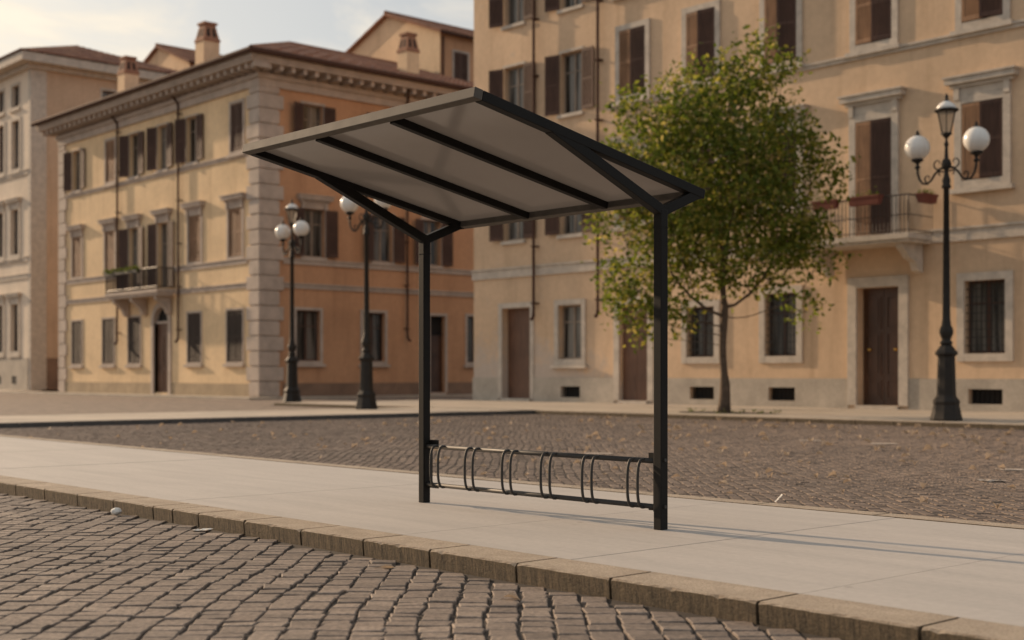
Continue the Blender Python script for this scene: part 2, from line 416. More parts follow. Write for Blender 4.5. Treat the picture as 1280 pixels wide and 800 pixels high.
def vent(F, h, parent_m):
    a0, a1, z0, z1 = h; mb = MB()
    F.box(mb, a0, a1, -.25, -.22, z0, z1); n = 7
    for i in range(n): a = a0 + (a1 - a0) * (i + .5) / n; F.box(mb, a - .012, a + .012, -.1, -.075, z0, z1)
    return mb.build('cellar_vent', M['dark'], F.root)

def pipe(F, a, z0, z1, o=.11, hook=None):
    mb = MB(); pts = [F.T(a, o, z0), F.T(a, o, z1 - .5)]
    if hook: pts += [F.T(a, o + .02, z1 - .3), F.T(a - .2, o + hook * .6, z1 + .25), F.T(a - .35, o + hook, z1 + .5)]
    mb.tube(pts, .055, 8)
    z = z0 + .4
    while z < z1 - .6: F.box(mb, a - .085, a + .085, 0, o + .075, z, z + .05); z += 2.1
    mb.tube([F.T(a, o, z0 + .06), F.T(a + .02, o + .04, z0 - .08), F.T(a + .06, o + .16, z0 - .18)], .065, 8)
    return mb.build('drainpipe', M['pipe'], F.root, smooth=False)

def course(F, a0, a1, z0, z1, pr=.07, name='string_course', m=None, cap=True):
    mb = MB(); F.box(mb, a0, a1, -.02, pr, z0, z1)
    if cap: F.box(mb, a0, a1, -.02, pr + .05, z1 + .002, z1 + .06)
    return mb.build(name, m or M['stA'], F.root)

def wall_box(root, u0, u1, v0, v1, z0, z1, m, faces, name='wall'):
    """plain remaining faces of a block: letters out of n (v1), s (v0), e (u1), w (u0), t"""
    mb = MB()
    q = {'s': [(u0, v0), (u1, v0)], 'e': [(u1, v0), (u1, v1)], 'n': [(u1, v1), (u0, v1)], 'w': [(u0, v1), (u0, v0)]}
    for f in faces:
        (x0, y0), (x1, y1) = q[f]; mb.poly([(x0, y0, z0), (x1, y1, z0), (x1, y1, z1), (x0, y0, z1)])
    return mb.build(name, m, root)

def tiled_slope(mb, e0, e1, dirn, rise, run, h0, h1, pitch=.3):
    """barrel tile rows: eave from e0 to e1 at its z, going up along horizontal dirn; h0/h1 = hip run trimmed at the two ends (0 = gable)"""
    e0 = np.array(e0, float); e1 = np.array(e1, float); L_ = np.linalg.norm(e1 - e0); ax = (e1 - e0) / L_
    up = np.array((*dirn, rise / run)); n = int(L_ / pitch); w = L_ / n
    nor = np.cross(ax, up); nor /= np.linalg.norm(nor)
    if nor[2] < 0: nor = -nor
    for i in range(n):
        s_ = (i + .5) * w
        t = run
        if h0: t = min(t, run * s_ / h0)
        if h1: t = min(t, run * (L_ - s_) / h1)
        if t < .05: continue
        rows = max(1, int(t / 1.0)) if t > 1 else 1
        for r in range(rows):
            t0, t1 = t * r / rows, t * (r + 1) / rows + .03
            k = len(mb.v)
            for tt, lift in ((t0, .03), (t1, 0.0)):
                for j in range(5):
                    x = (j / 4 - .5) * w; hgt = .075 * math.sin(math.pi * j / 4) + lift
                    mb.v.append(tuple(e0 + ax * (s_ + x) + up * tt + nor * hgt))
            for j in range(4): mb.f.append((k + j, k + j + 1, k + 5 + j + 1, k + 5 + j))
            mb.f.append((k, k + 1, k + 2, k + 3, k + 4))

def chimney(root_b, name, cu, cv, z0, z1, w, d=None):
    """shaft with a tapering vented cap"""
    d = d or w; mb = MB()
    zs = z1 - .98
    mb.box(cu - w / 2, cu + w / 2, cv - d / 2, cv + d / 2, z0, zs)
    c = mb.build(name, M['plE'], root_b)
    k = MB(); k.box(cu - w * .54, cu + w * .54, cv - d * .54, cv + d * .54, zs + .002, zs + .14)
    zt = z1 - .1
    for i in range(2):
        for sx_ in (-1, 1):
            for sy_ in (-1, 1):
                pass
    b0, b1 = .5, .33
    q = [[(cu + sx_ * w * f, cv + sy_ * d * f, z) for sx_, sy_ in ((-1, -1), (1, -1), (1, 1), (-1, 1))] for f, z in ((b0, zs + .142), (b1, zt))]
    n = len(k.v); k.v += q[0] + q[1]
    k.f += [(n, n + 1, n + 5, n + 4), (n + 1, n + 2, n + 6, n + 5), (n + 2, n + 3, n + 7, n + 6), (n + 3, n, n + 4, n + 7), (n + 4, n + 5, n + 6, n + 7)]
    k.box(cu - w * .42, cu + w * .42, cv - d * .42, cv + d * .42, zt + .002, zt + .12)
    k.build('cap', M['tileflat'], c)
    o = MB()
    for a in (-.2, .2):
        for sgn in (1,):
            zb, ze = zs + .24, zs + .14 + (zt - zs - .14) * .72
            def off(z): return b0 + (b1 - b0) * (z - zs - .142) / (zt - zs - .142) + .012
            o.poly([(cu + a * w - .1 * w, cv - d * off(zb), zb), (cu + a * w + .1 * w, cv - d * off(zb), zb), (cu + a * .8 * w + .07 * w, cv - d * off(ze), ze), (cu + a * .8 * w - .07 * w, cv - d * off(ze), ze)])
            o.poly([(cu + w * off(zb), cv + a * d - .1 * d, zb), (cu + w * off(zb), cv + a * d + .1 * d, zb), (cu + w * off(ze), cv + a * .8 * d + .07 * d, ze), (cu + w * off(ze), cv + a * .8 * d - .07 * d, ze)])
    o.build('flue_opening', M['dark'], c)
    return c
M['tileflat'] = stone('chimney_brick', (.34, .17, .10), 6, .3)

# ------------------------------------------------------------------ building A: long tan palazzo
def palazzo_tan():
    V = 33.6; U0, U1, ZT = -39.9, -10.0, 18.2
    root = thing('palazzo', 'long tan plaster palazzo with brown shutters and an iron balcony, behind the tree', 'building', (-25, V, 0))
    F = Facade('v', V, root)
    holes, todo = [], []
    r2 = [(-38.1, -36.98), (-35.02, -33.9)]
    for a0, a1 in r2:
        for z0, z1 in ((6.06, 8.45), (10.42, 12.62), (14.22, 16.3)): todo.append(((a0, a1, z0, z1), 'open', dict(sur=0, pr=.0, sill=True)))
    cols = [(-32.02, -30.82), (-28.99, -27.78), (-25.79, -24.59), (-22.49, -21.29), (-19.1, -17.9), (-15.7, -14.5), (-12.4, -11.2)]
    for i, (a0, a1) in enumerate(cols):
        bal = abs(a0 + 22.49) < .01
        todo.append(((a0, a1, 10.62, 12.86), 'ajar', dict(sur=.2, pr=.07, sill=True, ang=.12 + .1 * ((i * 7) % 3))))
        todo.append(((a0, a1, 14.3, 16.4), 'ajar', dict(sur=.2, pr=.07, sill=True, ang=.2)))
        if bal: todo.append(((a0, a1, 5.02, 8.36), 'ajar', dict(sur=.22, pr=.08, hood=8.84, sill=False, bottom=False, ang=.22)))
        else: todo.append(((a0, a1, 6.3, 8.4), 'ajar', dict(sur=.22, pr=.08, hood=8.84, sill=True, ang=.14)))
    todo.append(((-35.1, -33.9, 1.55, 3.5), 'glass', dict(sur=.2, pr=.06, sill=True, grille=False)))
    for a0, a1, z1 in ((-28.98, -27.82, 3.2), (-25.79, -24.6, 3.5), (-19.03, -17.84, 3.55), (-15.7, -14.5, 3.55)):
        todo.append(((a0, a1, 1.57, z1), 'dark', dict(sur=.22, pr=.07, sill=False, grille=True)))
    doors = [((-38.2, -36.62, .1, 3.5), M['doorL'], dict(sur=.2, pr=.05, panels=False, leaves=1, d=.28)),
             ((-32.04, -30.72, .1, 3.4), M['doorL'], dict(sur=.26, pr=.06, panels=False, leaves=2, d=.14)),
             ((-22.46, -21.06, .1, 3.52), M['door'], dict(sur=.3, pr=.08, panels=True, leaves=2, d=.3, knobs=True))]
    vents = [(-34.98, -33.98, .17, .57), (-28.85, -27.83, .19, .6), (-25.66, -24.66, .19, .6), (-18.92, -17.92, .19, .6)]
    holes = [t[0] for t in todo] + [d[0] for d in doors] + vents
    F.wall(U0, U1, 0, ZT, holes, M['plA'])
    wall_box(root, U0, U1, V, V + 13, 0, ZT, M['plA'], 'enw')
    for h, st, kw in todo: window(F, h, st, M['stA'], **kw)
    for h, m_, kw in doors: door(F, h, m_, M['stA'], **kw)
    for h in vents: vent(F, h, None)
    # plinth: split round the doors and vents
    cuts = sorted([(d[0][0] - d[2]['sur'] - .003, d[0][1] + d[2]['sur'] + .003) for d in doors]); x = U0 - .03; mb = MB()
    def plinth(a, b_):
        vs = [v for v in vents if a < v[0] < b_]; y = a
        for v in vs:
            F.box(mb, y, v[0], 0, .035, 0, .88); F.box(mb, v[0], v[1], 0, .034, 0, v[2]); F.box(mb, v[0], v[1], 0, .034, v[3], .879); y = v[1]
        F.box(mb, y, b_, 0, .035, 0, .88)
    for a, b_ in cuts + [(U1, 0)]:
        mb = MB(); plinth(x, a); mb.build('plinth', M['stP'], root); x = b_
    pipes = (-36.24, -32.93)
    course(F, U0 - .04, U1, 4.66, 4.98, .06)
    course(F, -32.6, U1, 10.2, 10.3, .07, cap=True)
    for a in pipes: pipe(F, a, 3.2, ZT - .2, .2)
    mb = MB(); F.box(mb, U0 - .5, U1, -.02, .35, ZT, ZT + .3); F.box(mb, U0 - .8, U1, -.02, .8, ZT + .302, ZT + .5)
    mb.build('cornice', M['stA'], root)
    r = MB(); tiled_slope(r, (U0 - .8, V - .85, ZT + .52), (U1, V - .85, ZT + .52), (0, 1), 2.6, 7.3, 7, 0)
    tiled_slope(r, (U1, V + 13.8, ZT + .52), (U0 - .8, V + 13.8, ZT + .52), (0, -1), 2.6, 7.3, 0, 7); r.build('roof', M['tile'], root)
    # balcony
    a0, a1, p, zt = -23.76, -19.94, 1.35, 4.86
    s_ = MB(); F.box(s_, a0, a1, .12, p, zt - .14, zt); F.box(s_, a0 + .06, a1 - .06, .12, p - .06, zt - .22, zt - .142)
    bal = s_.build('balcony', M['stA'], root, bevel=.01)
    for a in (a0 + .45, a1 - .45):
        c = MB(); prof = [(.07, zt - .222), (p - .25, zt - .222), (p - .28, zt - .36), (p - .5, zt - .5), (p - .62, zt - .62), (.42, zt - .72), (.3, zt - .95), (.07, zt - 1.02)]
        k = len(c.v); n = len(prof)
        for aa in (a - .11, a + .11): c.v += [F.T(aa, o, z) for o, z in prof]
        c.f += [tuple(range(k, k + n)), tuple(range(k + 2 * n - 1, k + n - 1, -1))] + [(k + i, k + (i + 1) % n, k + n + (i + 1) % n, k + n + i) for i in range(n)]
        c.build('corbel', M['stA'], bal)
    g = MB(); zr = zt + 1.06
    def bar(x0, o0, x1, o1, z, t=.02): g.tube([F.T(x0, o0, z), F.T(x1, o1, z)], t, 6)
    for z in (zt + .1, zt + .52, zr):
        bar(a0 + .04, p - .05, a1 - .04, p - .05, z, .022 if z == zr else .014)
        for a in (a0 + .04, a1 - .04): bar(a, .05, a, p - .05, z, .022 if z == zr else .014)
    n = 30
    for i in range(n + 1):
        a = a0 + .04 + (a1 - a0 - .08) * i / n; g.tube([F.T(a, p - .05, zt), F.T(a, p - .05, zr)], .022 if i in (0, n) else .011, 6)
    for a in (a0 + .04, a1 - .04):
        for j in range(10): g.tube([F.T(a, .08 + (p - .13) * j / 10, zt), F.T(a, .08 + (p - .13) * j / 10, zr)], .011, 6)
    g.build('railing', M['ironb'], bal)
    # planters hang on the railing: things of their own
    def planter(p0, p1, label):
        p0 = np.array(p0); p1 = np.array(p1); c = (p0 + p1) / 2
        t = thing('flower_box', label, 'flower box', tuple(c), 'terracotta flower boxes on the iron balcony')
        d = (p1 - p0) / np.linalg.norm(p1 - p0); nrm = np.array((-d[1], d[0], 0)); hl = np.linalg.norm(p1 - p0) / 2
        q = MB(); k = 0
        rings = []
        for hw, ex, z in ((.085, -.04, 0), (.12, 0, .2), (.135, .015, .2), (.135, .015, .25), (.105, -.02, .25), (.1, -.02, .2)):
            rings.append([tuple(c + d * sx_ * (hl + ex) + nrm * sy_ * hw + np.array((0, 0, z))) for sx_, sy_ in ((-1, -1), (1, -1), (1, 1), (-1, 1))])
        for r_ in rings: q.v += r_
        q.f.append((3, 2, 1, 0))
        for i in range(len(rings) - 1):
            for j in range(4): q.f.append((4 * i + j, 4 * i + (j + 1) % 4, 4 * i + 4 + (j + 1) % 4, 4 * i + 4 + j))
        e = 4 * (len(rings) - 1); q.f.append((e, e + 1, e + 2, e + 3))
        q.build('trough', M['terr'], t)
        lf = MB(); leaves(lf, [(c + d * random.uniform(-hl, hl) * .9 + nrm * random.uniform(-.09, .09) + np.array((0, 0, .26 + abs(random.gauss(0, .07))))) for _ in range(70)], .07)
        lf.build('plants', M['plant'], t)
    y = V - p - .09
    planter((-22.95, y, zr - .2), (-22.15, y, zr - .2), 'red terracotta flower box on the iron balcony rail, beside the tree crown')
    planter((-21.75, y, zr - .2), (-20.75, y, zr - .2), 'red terracotta flower box on the iron balcony rail, in front of the balcony door')
    planter((a1 + .09, V - .95, zr - .2), (a1 + .09, V - .2, zr - .2), 'red terracotta flower box on the end of the iron balcony, nearest the street lamp')

def leaves(mb, pts, size, nrm=None, droop=.3):
    for p in pts:
        d = np.array((random.gauss(0, 1), random.gauss(0, 1), random.gauss(-droop, .8))); d /= np.linalg.norm(d)
        x = np.cross(d, np.array((random.gauss(0, 1), random.gauss(0, 1), random.gauss(0, 1)))); x /= np.linalg.norm(x) + 1e-9
        n_ = np.cross(d, x); L_ = size * random.uniform(.7, 1.3); w = L_ * .3
        k = len(mb.v); p = np.array(p)
        mb.v += [tuple(p), tuple(p + d * L_ * .45 + x * w + n_ * L_ * .08), tuple(p + d * L_), tuple(p + d * L_ * .45 - x * w + n_ * L_ * .08)]
        mb.f += [(k, k + 1, k + 2), (k, k + 2, k + 3)]

# ------------------------------------------------------------------ building B: corner palazzo, yellow front and orange side
def palazzo_corner():
    V, UC, UL, VB, ZT = 31.3, -52.0, -73.5, 47.7, 14.45
    root = thing('palazzo', 'corner palazzo with yellow front, orange side, stone quoins and tiled hip roof', 'building', (-62, 38, 0))
    F = Facade('v', V, root); G = Facade('u', UC, root)
    W = []
    top = (11.22, 13.4)
    W += [(F, (-71.85, -70.75, *top), 'open', dict(sur=.09, pr=.03)), (F, (-67.6, -66.5, *top), 'closed', dict(sur=.14, pr=.05, shut=M['shutL'])),
          (F, (-64.85, -63.75, *top), 'open', dict(sur=.09, pr=.03)), (F, (-61.75, -60.65, *top), 'open', dict(sur=.09, pr=.03)),
          (F, (-58.75, -57.65, *top), 'open', dict(sur=.09, pr=.03)), (F, (-54.5, -53.4, *top), 'closed', dict(sur=.14, pr=.05))]
    pn = (6.4, 8.62)
    W += [(F, (-71.85, -70.6, *pn), 'closed', dict(sur=.16, pr=.05, hood=8.92, shut=M['shutL'], sill=False)), (F, (-67.7, -66.5, *pn), 'closed', dict(sur=.16, pr=.05, hood=8.92, shut=M['shutL'], sill=False)),
          (F, (-64.9, -63.75, 5.3, 8.55), 'open', dict(sur=.13, pr=.05, hood=8.88, sill=False, bottom=False)), (F, (-61.7, -60.55, 5.3, 8.55), 'open', dict(sur=.13, pr=.05, hood=8.88, sill=False, bottom=False)),
          (F, (-58.5, -57.3, *pn), 'closed', dict(sur=.16, pr=.05, hood=8.92, shut=M['shutL'], sill=False)), (F, (-54.7, -53.5, *pn), 'closed', dict(sur=.16, pr=.05, hood=8.92, shut=M['shutL'], sill=False))]
    for a0, a1 in ((-71.9, -70.6), (-68.0, -66.6), (-64.95, -63.6), (-58.6, -57.3), (-54.85, -53.45)):
        W.append((F, (a0, a1, 1.58, 3.94), 'closed', dict(sur=.1, pr=.04, shut=M['shutD'])))
    for a0, a1 in ((33.55, 34.65), (37.5, 38.6), (40.5, 41.6)):
        W.append((G, (a0, a1, *top), 'open', dict(sur=.12, pr=.04)))
    for a0, a1 in ((33.6, 34.75), (37.5, 38.65), (40.5, 41.65)):
        W.append((G, (a0, a1, *pn), 'open', dict(sur=.14, pr=.05, hood=8.92 if a0 < 34 else None, sill=False)))
    for a0, a1 in ((33.2, 34.5), (36.9, 38.2), (43.35, 44.5)):
        W.append((G, (a0, a1, 1.62, 3.94), 'dark', dict(sur=.14, pr=.05)))
    dz = (-62.05, -60.5, .1, 4.35)
    dg = (40.95, 41.9, .1, 3.9)
    F.wall(UL, UC, 0, ZT, [w[1] for w in W if w[0] is F] + [dz], M['plB'])
    G.wall(V, VB, 0, ZT, [w[1] for w in W if w[0] is G] + [dg], M['plC'])
    wall_box(root, UL, UC, V, VB, 0, ZT, M['plB'], 'nw')
    for f, h, st, kw in W: window(f, h, st, M['stB'], **kw)
    door(G, dg, M['door'], M['stB'], sur=.14, pr=.05, transom=.95, leaves=1, d=.22)
    # arched door
    a0, a1, z0, z1 = dz; c = (a0 + a1) / 2; r = (a1 - a0) / 2; zs = z1 - r; mb = MB(); n = 14
    wd = .26
    for x0, x1 in ((a0 - wd, a0), (a1, a1 + wd)): F.box(mb, x0, x1, -.25, .09, .0, zs)
    for i in range(n):
        t0, t1 = math.pi * i / n, math.pi * (i + 1) / n
        P = lambda rr, t, o: F.T(c + rr * math.cos(t), o, zs + rr * math.sin(t))
        for o_, rr0, rr1 in ((.09, r, r + wd),): mb.poly([P(rr0, t0, o_), P(rr0, t1, o_), P(rr1, t1, o_), P(rr1, t0, o_)])
        mb.poly([P(r, t0, .09), P(r, t1, .09), P(r, t1, -.25), P(r, t0, -.25)]); mb.poly([P(r + wd, t0, .09), P(r + wd, t1, .09), P(r + wd, t1, -.02), P(r + wd, t0, -.02)])
        cor = (a1 if math.cos((t0 + t1) / 2) > 0 else a0)
        mb.poly([P(r, t0, .002), P(r, t1, .002), F.T(cor, .002, z1 + .002)])
    ad = mb.build('door', M['stB'], root)
    l = MB(); F.box(l, a0, c - .008, -.22, -.16, z0, zs - .04); F.box(l, c + .008, a1, -.22, -.16, z0, zs - .04)
    for x0 in (a0 + .1, c + .1):
        for q0, q1 in ((.3, 1.2), (1.4, 2.9)): F.box(l, x0, x0 + r - .2, -.159, -.13, q0, q1)
    l.build('door_leaf', M['doorL'], ad)
    l = MB(); F.box(l, a0, a1, -.24, -.08, zs - .04, zs + .08); l.build('transom', M['stB'], ad)
    l = MB(); F.box(l, a0, a1, -.24, -.2, zs + .082, z1); l.build('fanlight', M['dark'], ad)
    # plinth
    mb = MB(); F.box(mb, UL - .03, a0 - wd - .003, 0, .04, 0, .58); mb.build('plinth', M['plinB'], root); mb = MB(); F.box(mb, a1 + wd + .003, UC, 0, .04, 0, .58); mb.build('plinth', M['plinB'], root)
    mb = MB(); G.box(mb, V + 1.2, dg[0] - .143, 0, .04, 0, .6); mb.build('plinth', M['plinC'], root); mb = MB(); G.box(mb, dg[1] + .143, VB, 0, .04, 0, .6); mb.build('plinth', M['plinC'], root)
    # quoins, two faces at the corner, one at the far end
    mb = MB(); mq = MB(); z = 0.0; i = 0
    while z < ZT - .1:
        hgt = min(.68, ZT - z); w = 1.0 if i % 2 else .78
        mb.box(UC - w, UC + .1, V - .1, V + w + .2, z + .03, z + hgt - .03)
        mb.box(UC - .7, UC + .05, V - .05, V + .9, z - .03, z + .03)
        w2 = .95 if i % 2 else .75
        mq.box(UL - .09, UL + w2, V - .09, V + w2, z + .025, z + hgt - .025); mq.box(UL - .04, UL + .7, V - .04, V + .7, z - .025, z + .025)
        z += hgt; i += 1
    mb.build('quoins', M['stB'], root, bevel=.02); mq.build('quoins', M['stB'], root)
    for z0_, z1_ in ((10.86, 11.0), (6.02, 6.22), (4.92, 5.1)):
        if z0_ > 10: course(F, UL + .8, UC - 1.01, z0_, z1_, .06, m=M['stB']); course(G, V + 1.21, VB, z0_, z1_, .06, m=M['stB'])
        else:
            course(F, UL + .96, -65.4, z0_, z1_, .06, m=M['stB']); course(F, -59.9, UC - 1.01, z0_, z1_, .06, m=M['stB']); course(G, V + 1.21, VB, z0_, z1_, .06, m=M['stB'])
    pipe(F, -65.95, 2.75, ZT, .16, hook=.6); pipe(F, -59.3, 2.75, ZT, .16, hook=.6); pipe(G, 39.45, 2.8, ZT, .16, hook=.6)
    # cornice with modillions
    E_ = .95; mb = MB()
    mb.box(UL - .12, UC + .12, V - .12, VB, ZT - .55, ZT - .2)
    mb.box(UL - .22, UC + .22, V - .22, VB, ZT - .198, ZT)
    mb.box(UL - E_, UC + E_, V - E_, VB, ZT + .3, ZT + .42)
    mb.box(UL - E_ - .06, UC + E_ + .06, V - E_ - .06, VB, ZT + .422, ZT + .7)
    mb.box(UL - .05, UC + .05, V - .05, VB - .01, ZT + .002, ZT + .298)
    x = UL - .6
    while x < UC + .9: mb.box(x - .09, x + .09, V - E_ + .12, V - .051, ZT + .06, ZT + .298); x += .62
    y = V - .6
    while y < VB: mb.box(UC + .051, UC + E_ - .12, y - .09, y + .09, ZT + .06, ZT + .298); y += .62
    mb.build('cornice', M['stB'], root)
    zE = ZT + .72; e = E_ + .14; half = (UC - UL) / 2 + e; rise = 3.9
    r_ = MB()
    tiled_slope(r_, (UL - e, V - e, zE), (UC + e, V - e, zE), (0, 1), rise, 9.4, half, half)
    tiled_slope(r_, (UC + e, V - e, zE), (UC + e, VB, zE), (-1, 0), rise, half, 9.4, 0)
    tiled_slope(r_, (UL - e, VB, zE), (UL - e, V - e, zE), (1, 0), rise, half, 0, 9.4)
    cu = (UL + UC) / 2
    r_.tube([(cu, V - e + 9.4, zE + rise + .05), (cu, VB, zE + rise + .05)], .14, 8)
    r_.tube([(UC + e, V - e, zE + .05), (cu, V - e + 9.4, zE + rise + .05)], .13, 8); r_.tube([(UL - e, V - e, zE + .05), (cu, V - e + 9.4, zE + rise + .05)], .13, 8)
    rf = r_.build('roof', M['tile'], root)
    u_ = MB()   # boarded underside of the roof
    u_.poly([(UL - e + .1, V - e + .1, zE - .015), (UC + e - .1, V - e + .1, zE - .015), (cu, V - e + 9.4, zE + rise - .06)])
    u_.poly([(UC + e - .1, V - e + .1, zE - .015), (UC + e - .1, VB, zE - .015), (cu, VB, zE + rise - .06), (cu, V - e + 9.4, zE + rise - .06)])
    u_.poly([(UL - e + .1, VB, zE - .015), (UL - e + .1, V - e + .1, zE - .015), (cu, V - e + 9.4, zE + rise - .06), (cu, VB, zE + rise - .06)])
    u_.build('roof_boards', M['shut'], rf)
    gt = MB()
    gt.tube([(UL - e, V - e - .08, zE - .02), (UC + e + .08, V - e - .08, zE - .02), (UC + e + .08, VB, zE - .02)], .125, 8)
    gt.build('gutter', M['pipe'], root)
    for cu_, cv_, z0_, z1_, w_ in ((-70.6, 34.0, 15.6, 18.85, .86), (-61.6, 34.0, 15.6, 19.0, .9), (-55.0, 41.9, 15.6, 18.55, .8)): chimney(rf, 'chimney', cu_, cv_, z0_, z1_, w_)
    # balcony
    a0, a1, p, zt = -65.5, -59.75, 1.05, 5.16
    s_ = MB(); F.box(s_, a0, a1, .115, p, zt - .16, zt); F.box(s_, a0 + .08, a1 - .08, .115, p - .08, zt - .3, zt - .162); bal = s_.build('balcony', M['stB'], root)
    for a in (a0 + .6, (a0 + a1) / 2 - .3, a1 - .55):
        cb = MB(); prof = [(.07, zt - .302), (p - .15, zt - .302), (p - .2, zt - .5), (p - .45, zt - .66), (.4, zt - .85), (.25, zt - 1.15), (.07, zt - 1.2)]
        k = 0; n = len(prof)
        for aa in (a - .14, a + .14): cb.v += [F.T(aa, o, z) for o, z in prof]
        cb.f += [tuple(range(n)), tuple(range(2 * n - 1, n - 1, -1))] + [(i, (i + 1) % n, n + (i + 1) % n, n + i) for i in range(n)]
        cb.build('corbel', M['stB'], bal)
    g = MB(); zr = zt + 1.05
    for z in (zt + .12, zr):
        g.tube([F.T(a0 + .05, p - .06, z), F.T(a1 - .05, p - .06, z)], .03, 6)
        for a in (a0 + .05, a1 - .05): g.tube([F.T(a, .05, z), F.T(a, p - .06, z)], .03, 6)
    for i in range(37):
        a = a0 + .05 + (a1 - a0 - .1) * i / 36; g.tube([F.T(a, p - .06, zt), F.T(a, p - .06, zr)], .04 if i % 12 == 0 else .02, 6)
    for a in (a0 + .05, a1 - .05):
        for j in range(7): o = .1 + (p - .2) * j / 7; g.tube([F.T(a, o, zt), F.T(a, o, zr)], .02, 6)
    g.build('railing', M['ironb'], bal)
    iv = MB(); tr_ = MB(); F.box(tr_, a0 + .15, a1 - 1.9, p - .035, p + .13, zr - .16, zr + .01)
    pl_ = thing('planter', 'long planter with low green plants on the rail of the yellow palazzo balcony', 'planter', F.T((a0 + a1) / 2, p, zr))
    tr_.build('trough', M['ironb'], pl_)
    leaves(iv, [F.T(random.uniform(a0 + .1, a1 - 1.85), p + .05 + random.gauss(0, .06), zr + abs(random.gauss(.02, .09)) - .04) for _ in range(420)], .13)
    iv.build('plants', M['plant'], pl_)

# ------------------------------------------------------------------ building D and the two gabled houses behind
def palazzo_pale():
    V, UC, UL, VB, ZT = 34.0, -84.4, -104.0, 45.5, 20.6
    root = thing('palazzo', 'pale five storey palazzo in the far corner of the square, beyond the yellow one', 'building', (-94, 40, 0))
    F = Facade('v', V, root); G = Facade('u', UC, root); W = []
    for k in range(6):
        x = -87.5 - 2.62 * k
        W += [((x, x + 1.2, 18.5, 19.9), 'dark', dict(sur=.16, pr=.05)), ((x, x + 1.25, 14.45, 17.6), 'dark', dict(sur=.22, pr=.06)),
              ((x - .15, x + 1.15, 8.85, 11.8), 'dark', dict(sur=.26, pr=.07, hood=12.2)), ((x - .15, x + 1.1, 2.5, 5.6), 'dark', dict(sur=.26, pr=.07, hood=6.0))]
    F.wall(UL, UC, 0, ZT, [w[0] for w in W], M['plD'])
    for h, st, kw in W: window(F, h, st, M['stA'], **kw)
    sw = [(38.8, 39.8, 18.5, 19.9)]
    G.wall(V, VB, 0, ZT, sw, M['plDs'])
    for h in sw: window(G, h, 'dark', M['stA'], sur=.14, pr=.05)
    wall_box(root, UL, UC, V, VB, 0, ZT, M['plDs'], 'nw')
    mb = MB(); mb.box(UC - .3, UC + .05, V - .05, V + 1.0, .0, ZT - .02); mb.build('quoins', M['stA'], root)
    for z0, z1 in ((13.9, 14.15), (8.3, 8.55), (7.2, 7.45)): course(F, UL, UC - .31, z0, z1, .08)
    mb = MB(); F.box(mb, UL, UC - .31, 0, .1, 0, 2.05); mb.build('plinth', M['stP'], root)
    mb = MB(); G.box(mb, V + 1.01, VB, 0, .1, 0, 2.05); mb.build('plinth', M['plinC'], root)
    mb = MB()
    for i in range(6): F.box(mb, -87.3 - 2.62 * i, -86.7 - 2.62 * i, .1, .13, .4, .9)
    mb.build('cellar_vent', M['dark'], root)
    mb = MB(); mb.box(UL, UC + .3, V - .3, VB + .3, ZT, ZT + .3); mb.box(UL, UC + .95, V - .95, VB + .95, ZT + .302, ZT + .85); mb.build('cornice', M['stA'], root)
    e = 1.05; zE = ZT + .88; run = (VB - V) / 2 + e; rise = run * .385; r = MB()
    tiled_slope(r, (UL, V - e, zE), (UC + e, V - e, zE), (0, 1), rise, run, 0, run + .4)
    tiled_slope(r, (UC + e, V - e, zE), (UC + e, VB + e, zE), (-1, 0), rise, run + .4, run, run)
    tiled_slope(r, (UC + e, VB + e, zE), (UL, VB + e, zE), (0, -1), rise, run, run + .4, 0)
    r.build('roof', M['tile'], root)

def gabled(u0, u1, v0, v1, zE, rise, label, win):
    root = thing('gabled_house', label, 'building', ((u0 + u1) / 2, (v0 + v1) / 2, 0))
    c = (u0 + u1) / 2; G = Facade('u', u1, root)
    mb = MB(); mb.poly([(u0, v0, 0), (u1, v0, 0), (u1, v0, zE), (c, v0, zE + rise), (u0, v0, zE)]); mb.poly([(u0, v1, 0), (u1, v1, 0), (u1, v1, zE), (c, v1, zE + rise), (u0, v1, zE)]); mb.poly([(u0, v0, 0), (u0, v1, 0), (u0, v1, zE), (u0, v0, zE)])
    mb.build('gable_wall', M['plE'], root)
    G.wall(v0, v1, 0, zE, win, M['plC'])
    for h in win: window(G, h, 'closed', M['stB'], sur=.12, pr=.05)
    r = MB(); e = .35; k = rise / (c - u0)
    tiled_slope(r, (u1 + e, v0 - .25, zE - k * e + .05), (u1 + e, v1, zE - k * e + .05), (-1, 0), rise + k * e, c - u0 + e, 0, 0)
    tiled_slope(r, (u0 - e, v1, zE - k * e + .05), (u0 - e, v0 - .25, zE - k * e + .05), (1, 0), rise + k * e, c - u0 + e, 0, 0)
    for s_ in (-1, 1):
        x = u1 + e if s_ > 0 else u0 - e
        r.beam((x, v0 - .2, zE - k * e - .02), (c, v0 - .2, zE + rise - .02), .12, .14)
    r.tube([(c, v0 - .25, zE + rise + .1), (c, v1, zE + rise + .1)], .13, 8)
    r.build('roof', M['tile'], root)
    g = MB(); g.tube([(u1 + e + .02, v0 - .25, zE - .15), (u1 + e + .02, v1, zE - .15)], .08, 8); g.tube([(u1 + .1, v0 + .15, 0), (u1 + .1, v0 + .15, zE - .3)], .06, 8)
    g.build('gutter', M['pipe'], root)

palazzo_tan(); palazzo_corner(); palazzo_pale()
gabled(-70, -60, 48, 60, 20.75, 1.9, 'cream gabled house with a brown shutter rising behind the corner palazzo roof', [(49.0, 50.05, 17.6, 19.7), (52.5, 53.55, 17.6, 19.7), (56, 57.05, 17.6, 19.7)])
gabled(-96.4, -87, 46.6, 57, 23.5, 1.9, 'small cream gable peeping over the roof of the pale palazzo', [(48.5, 49.5, 21, 22.6)])

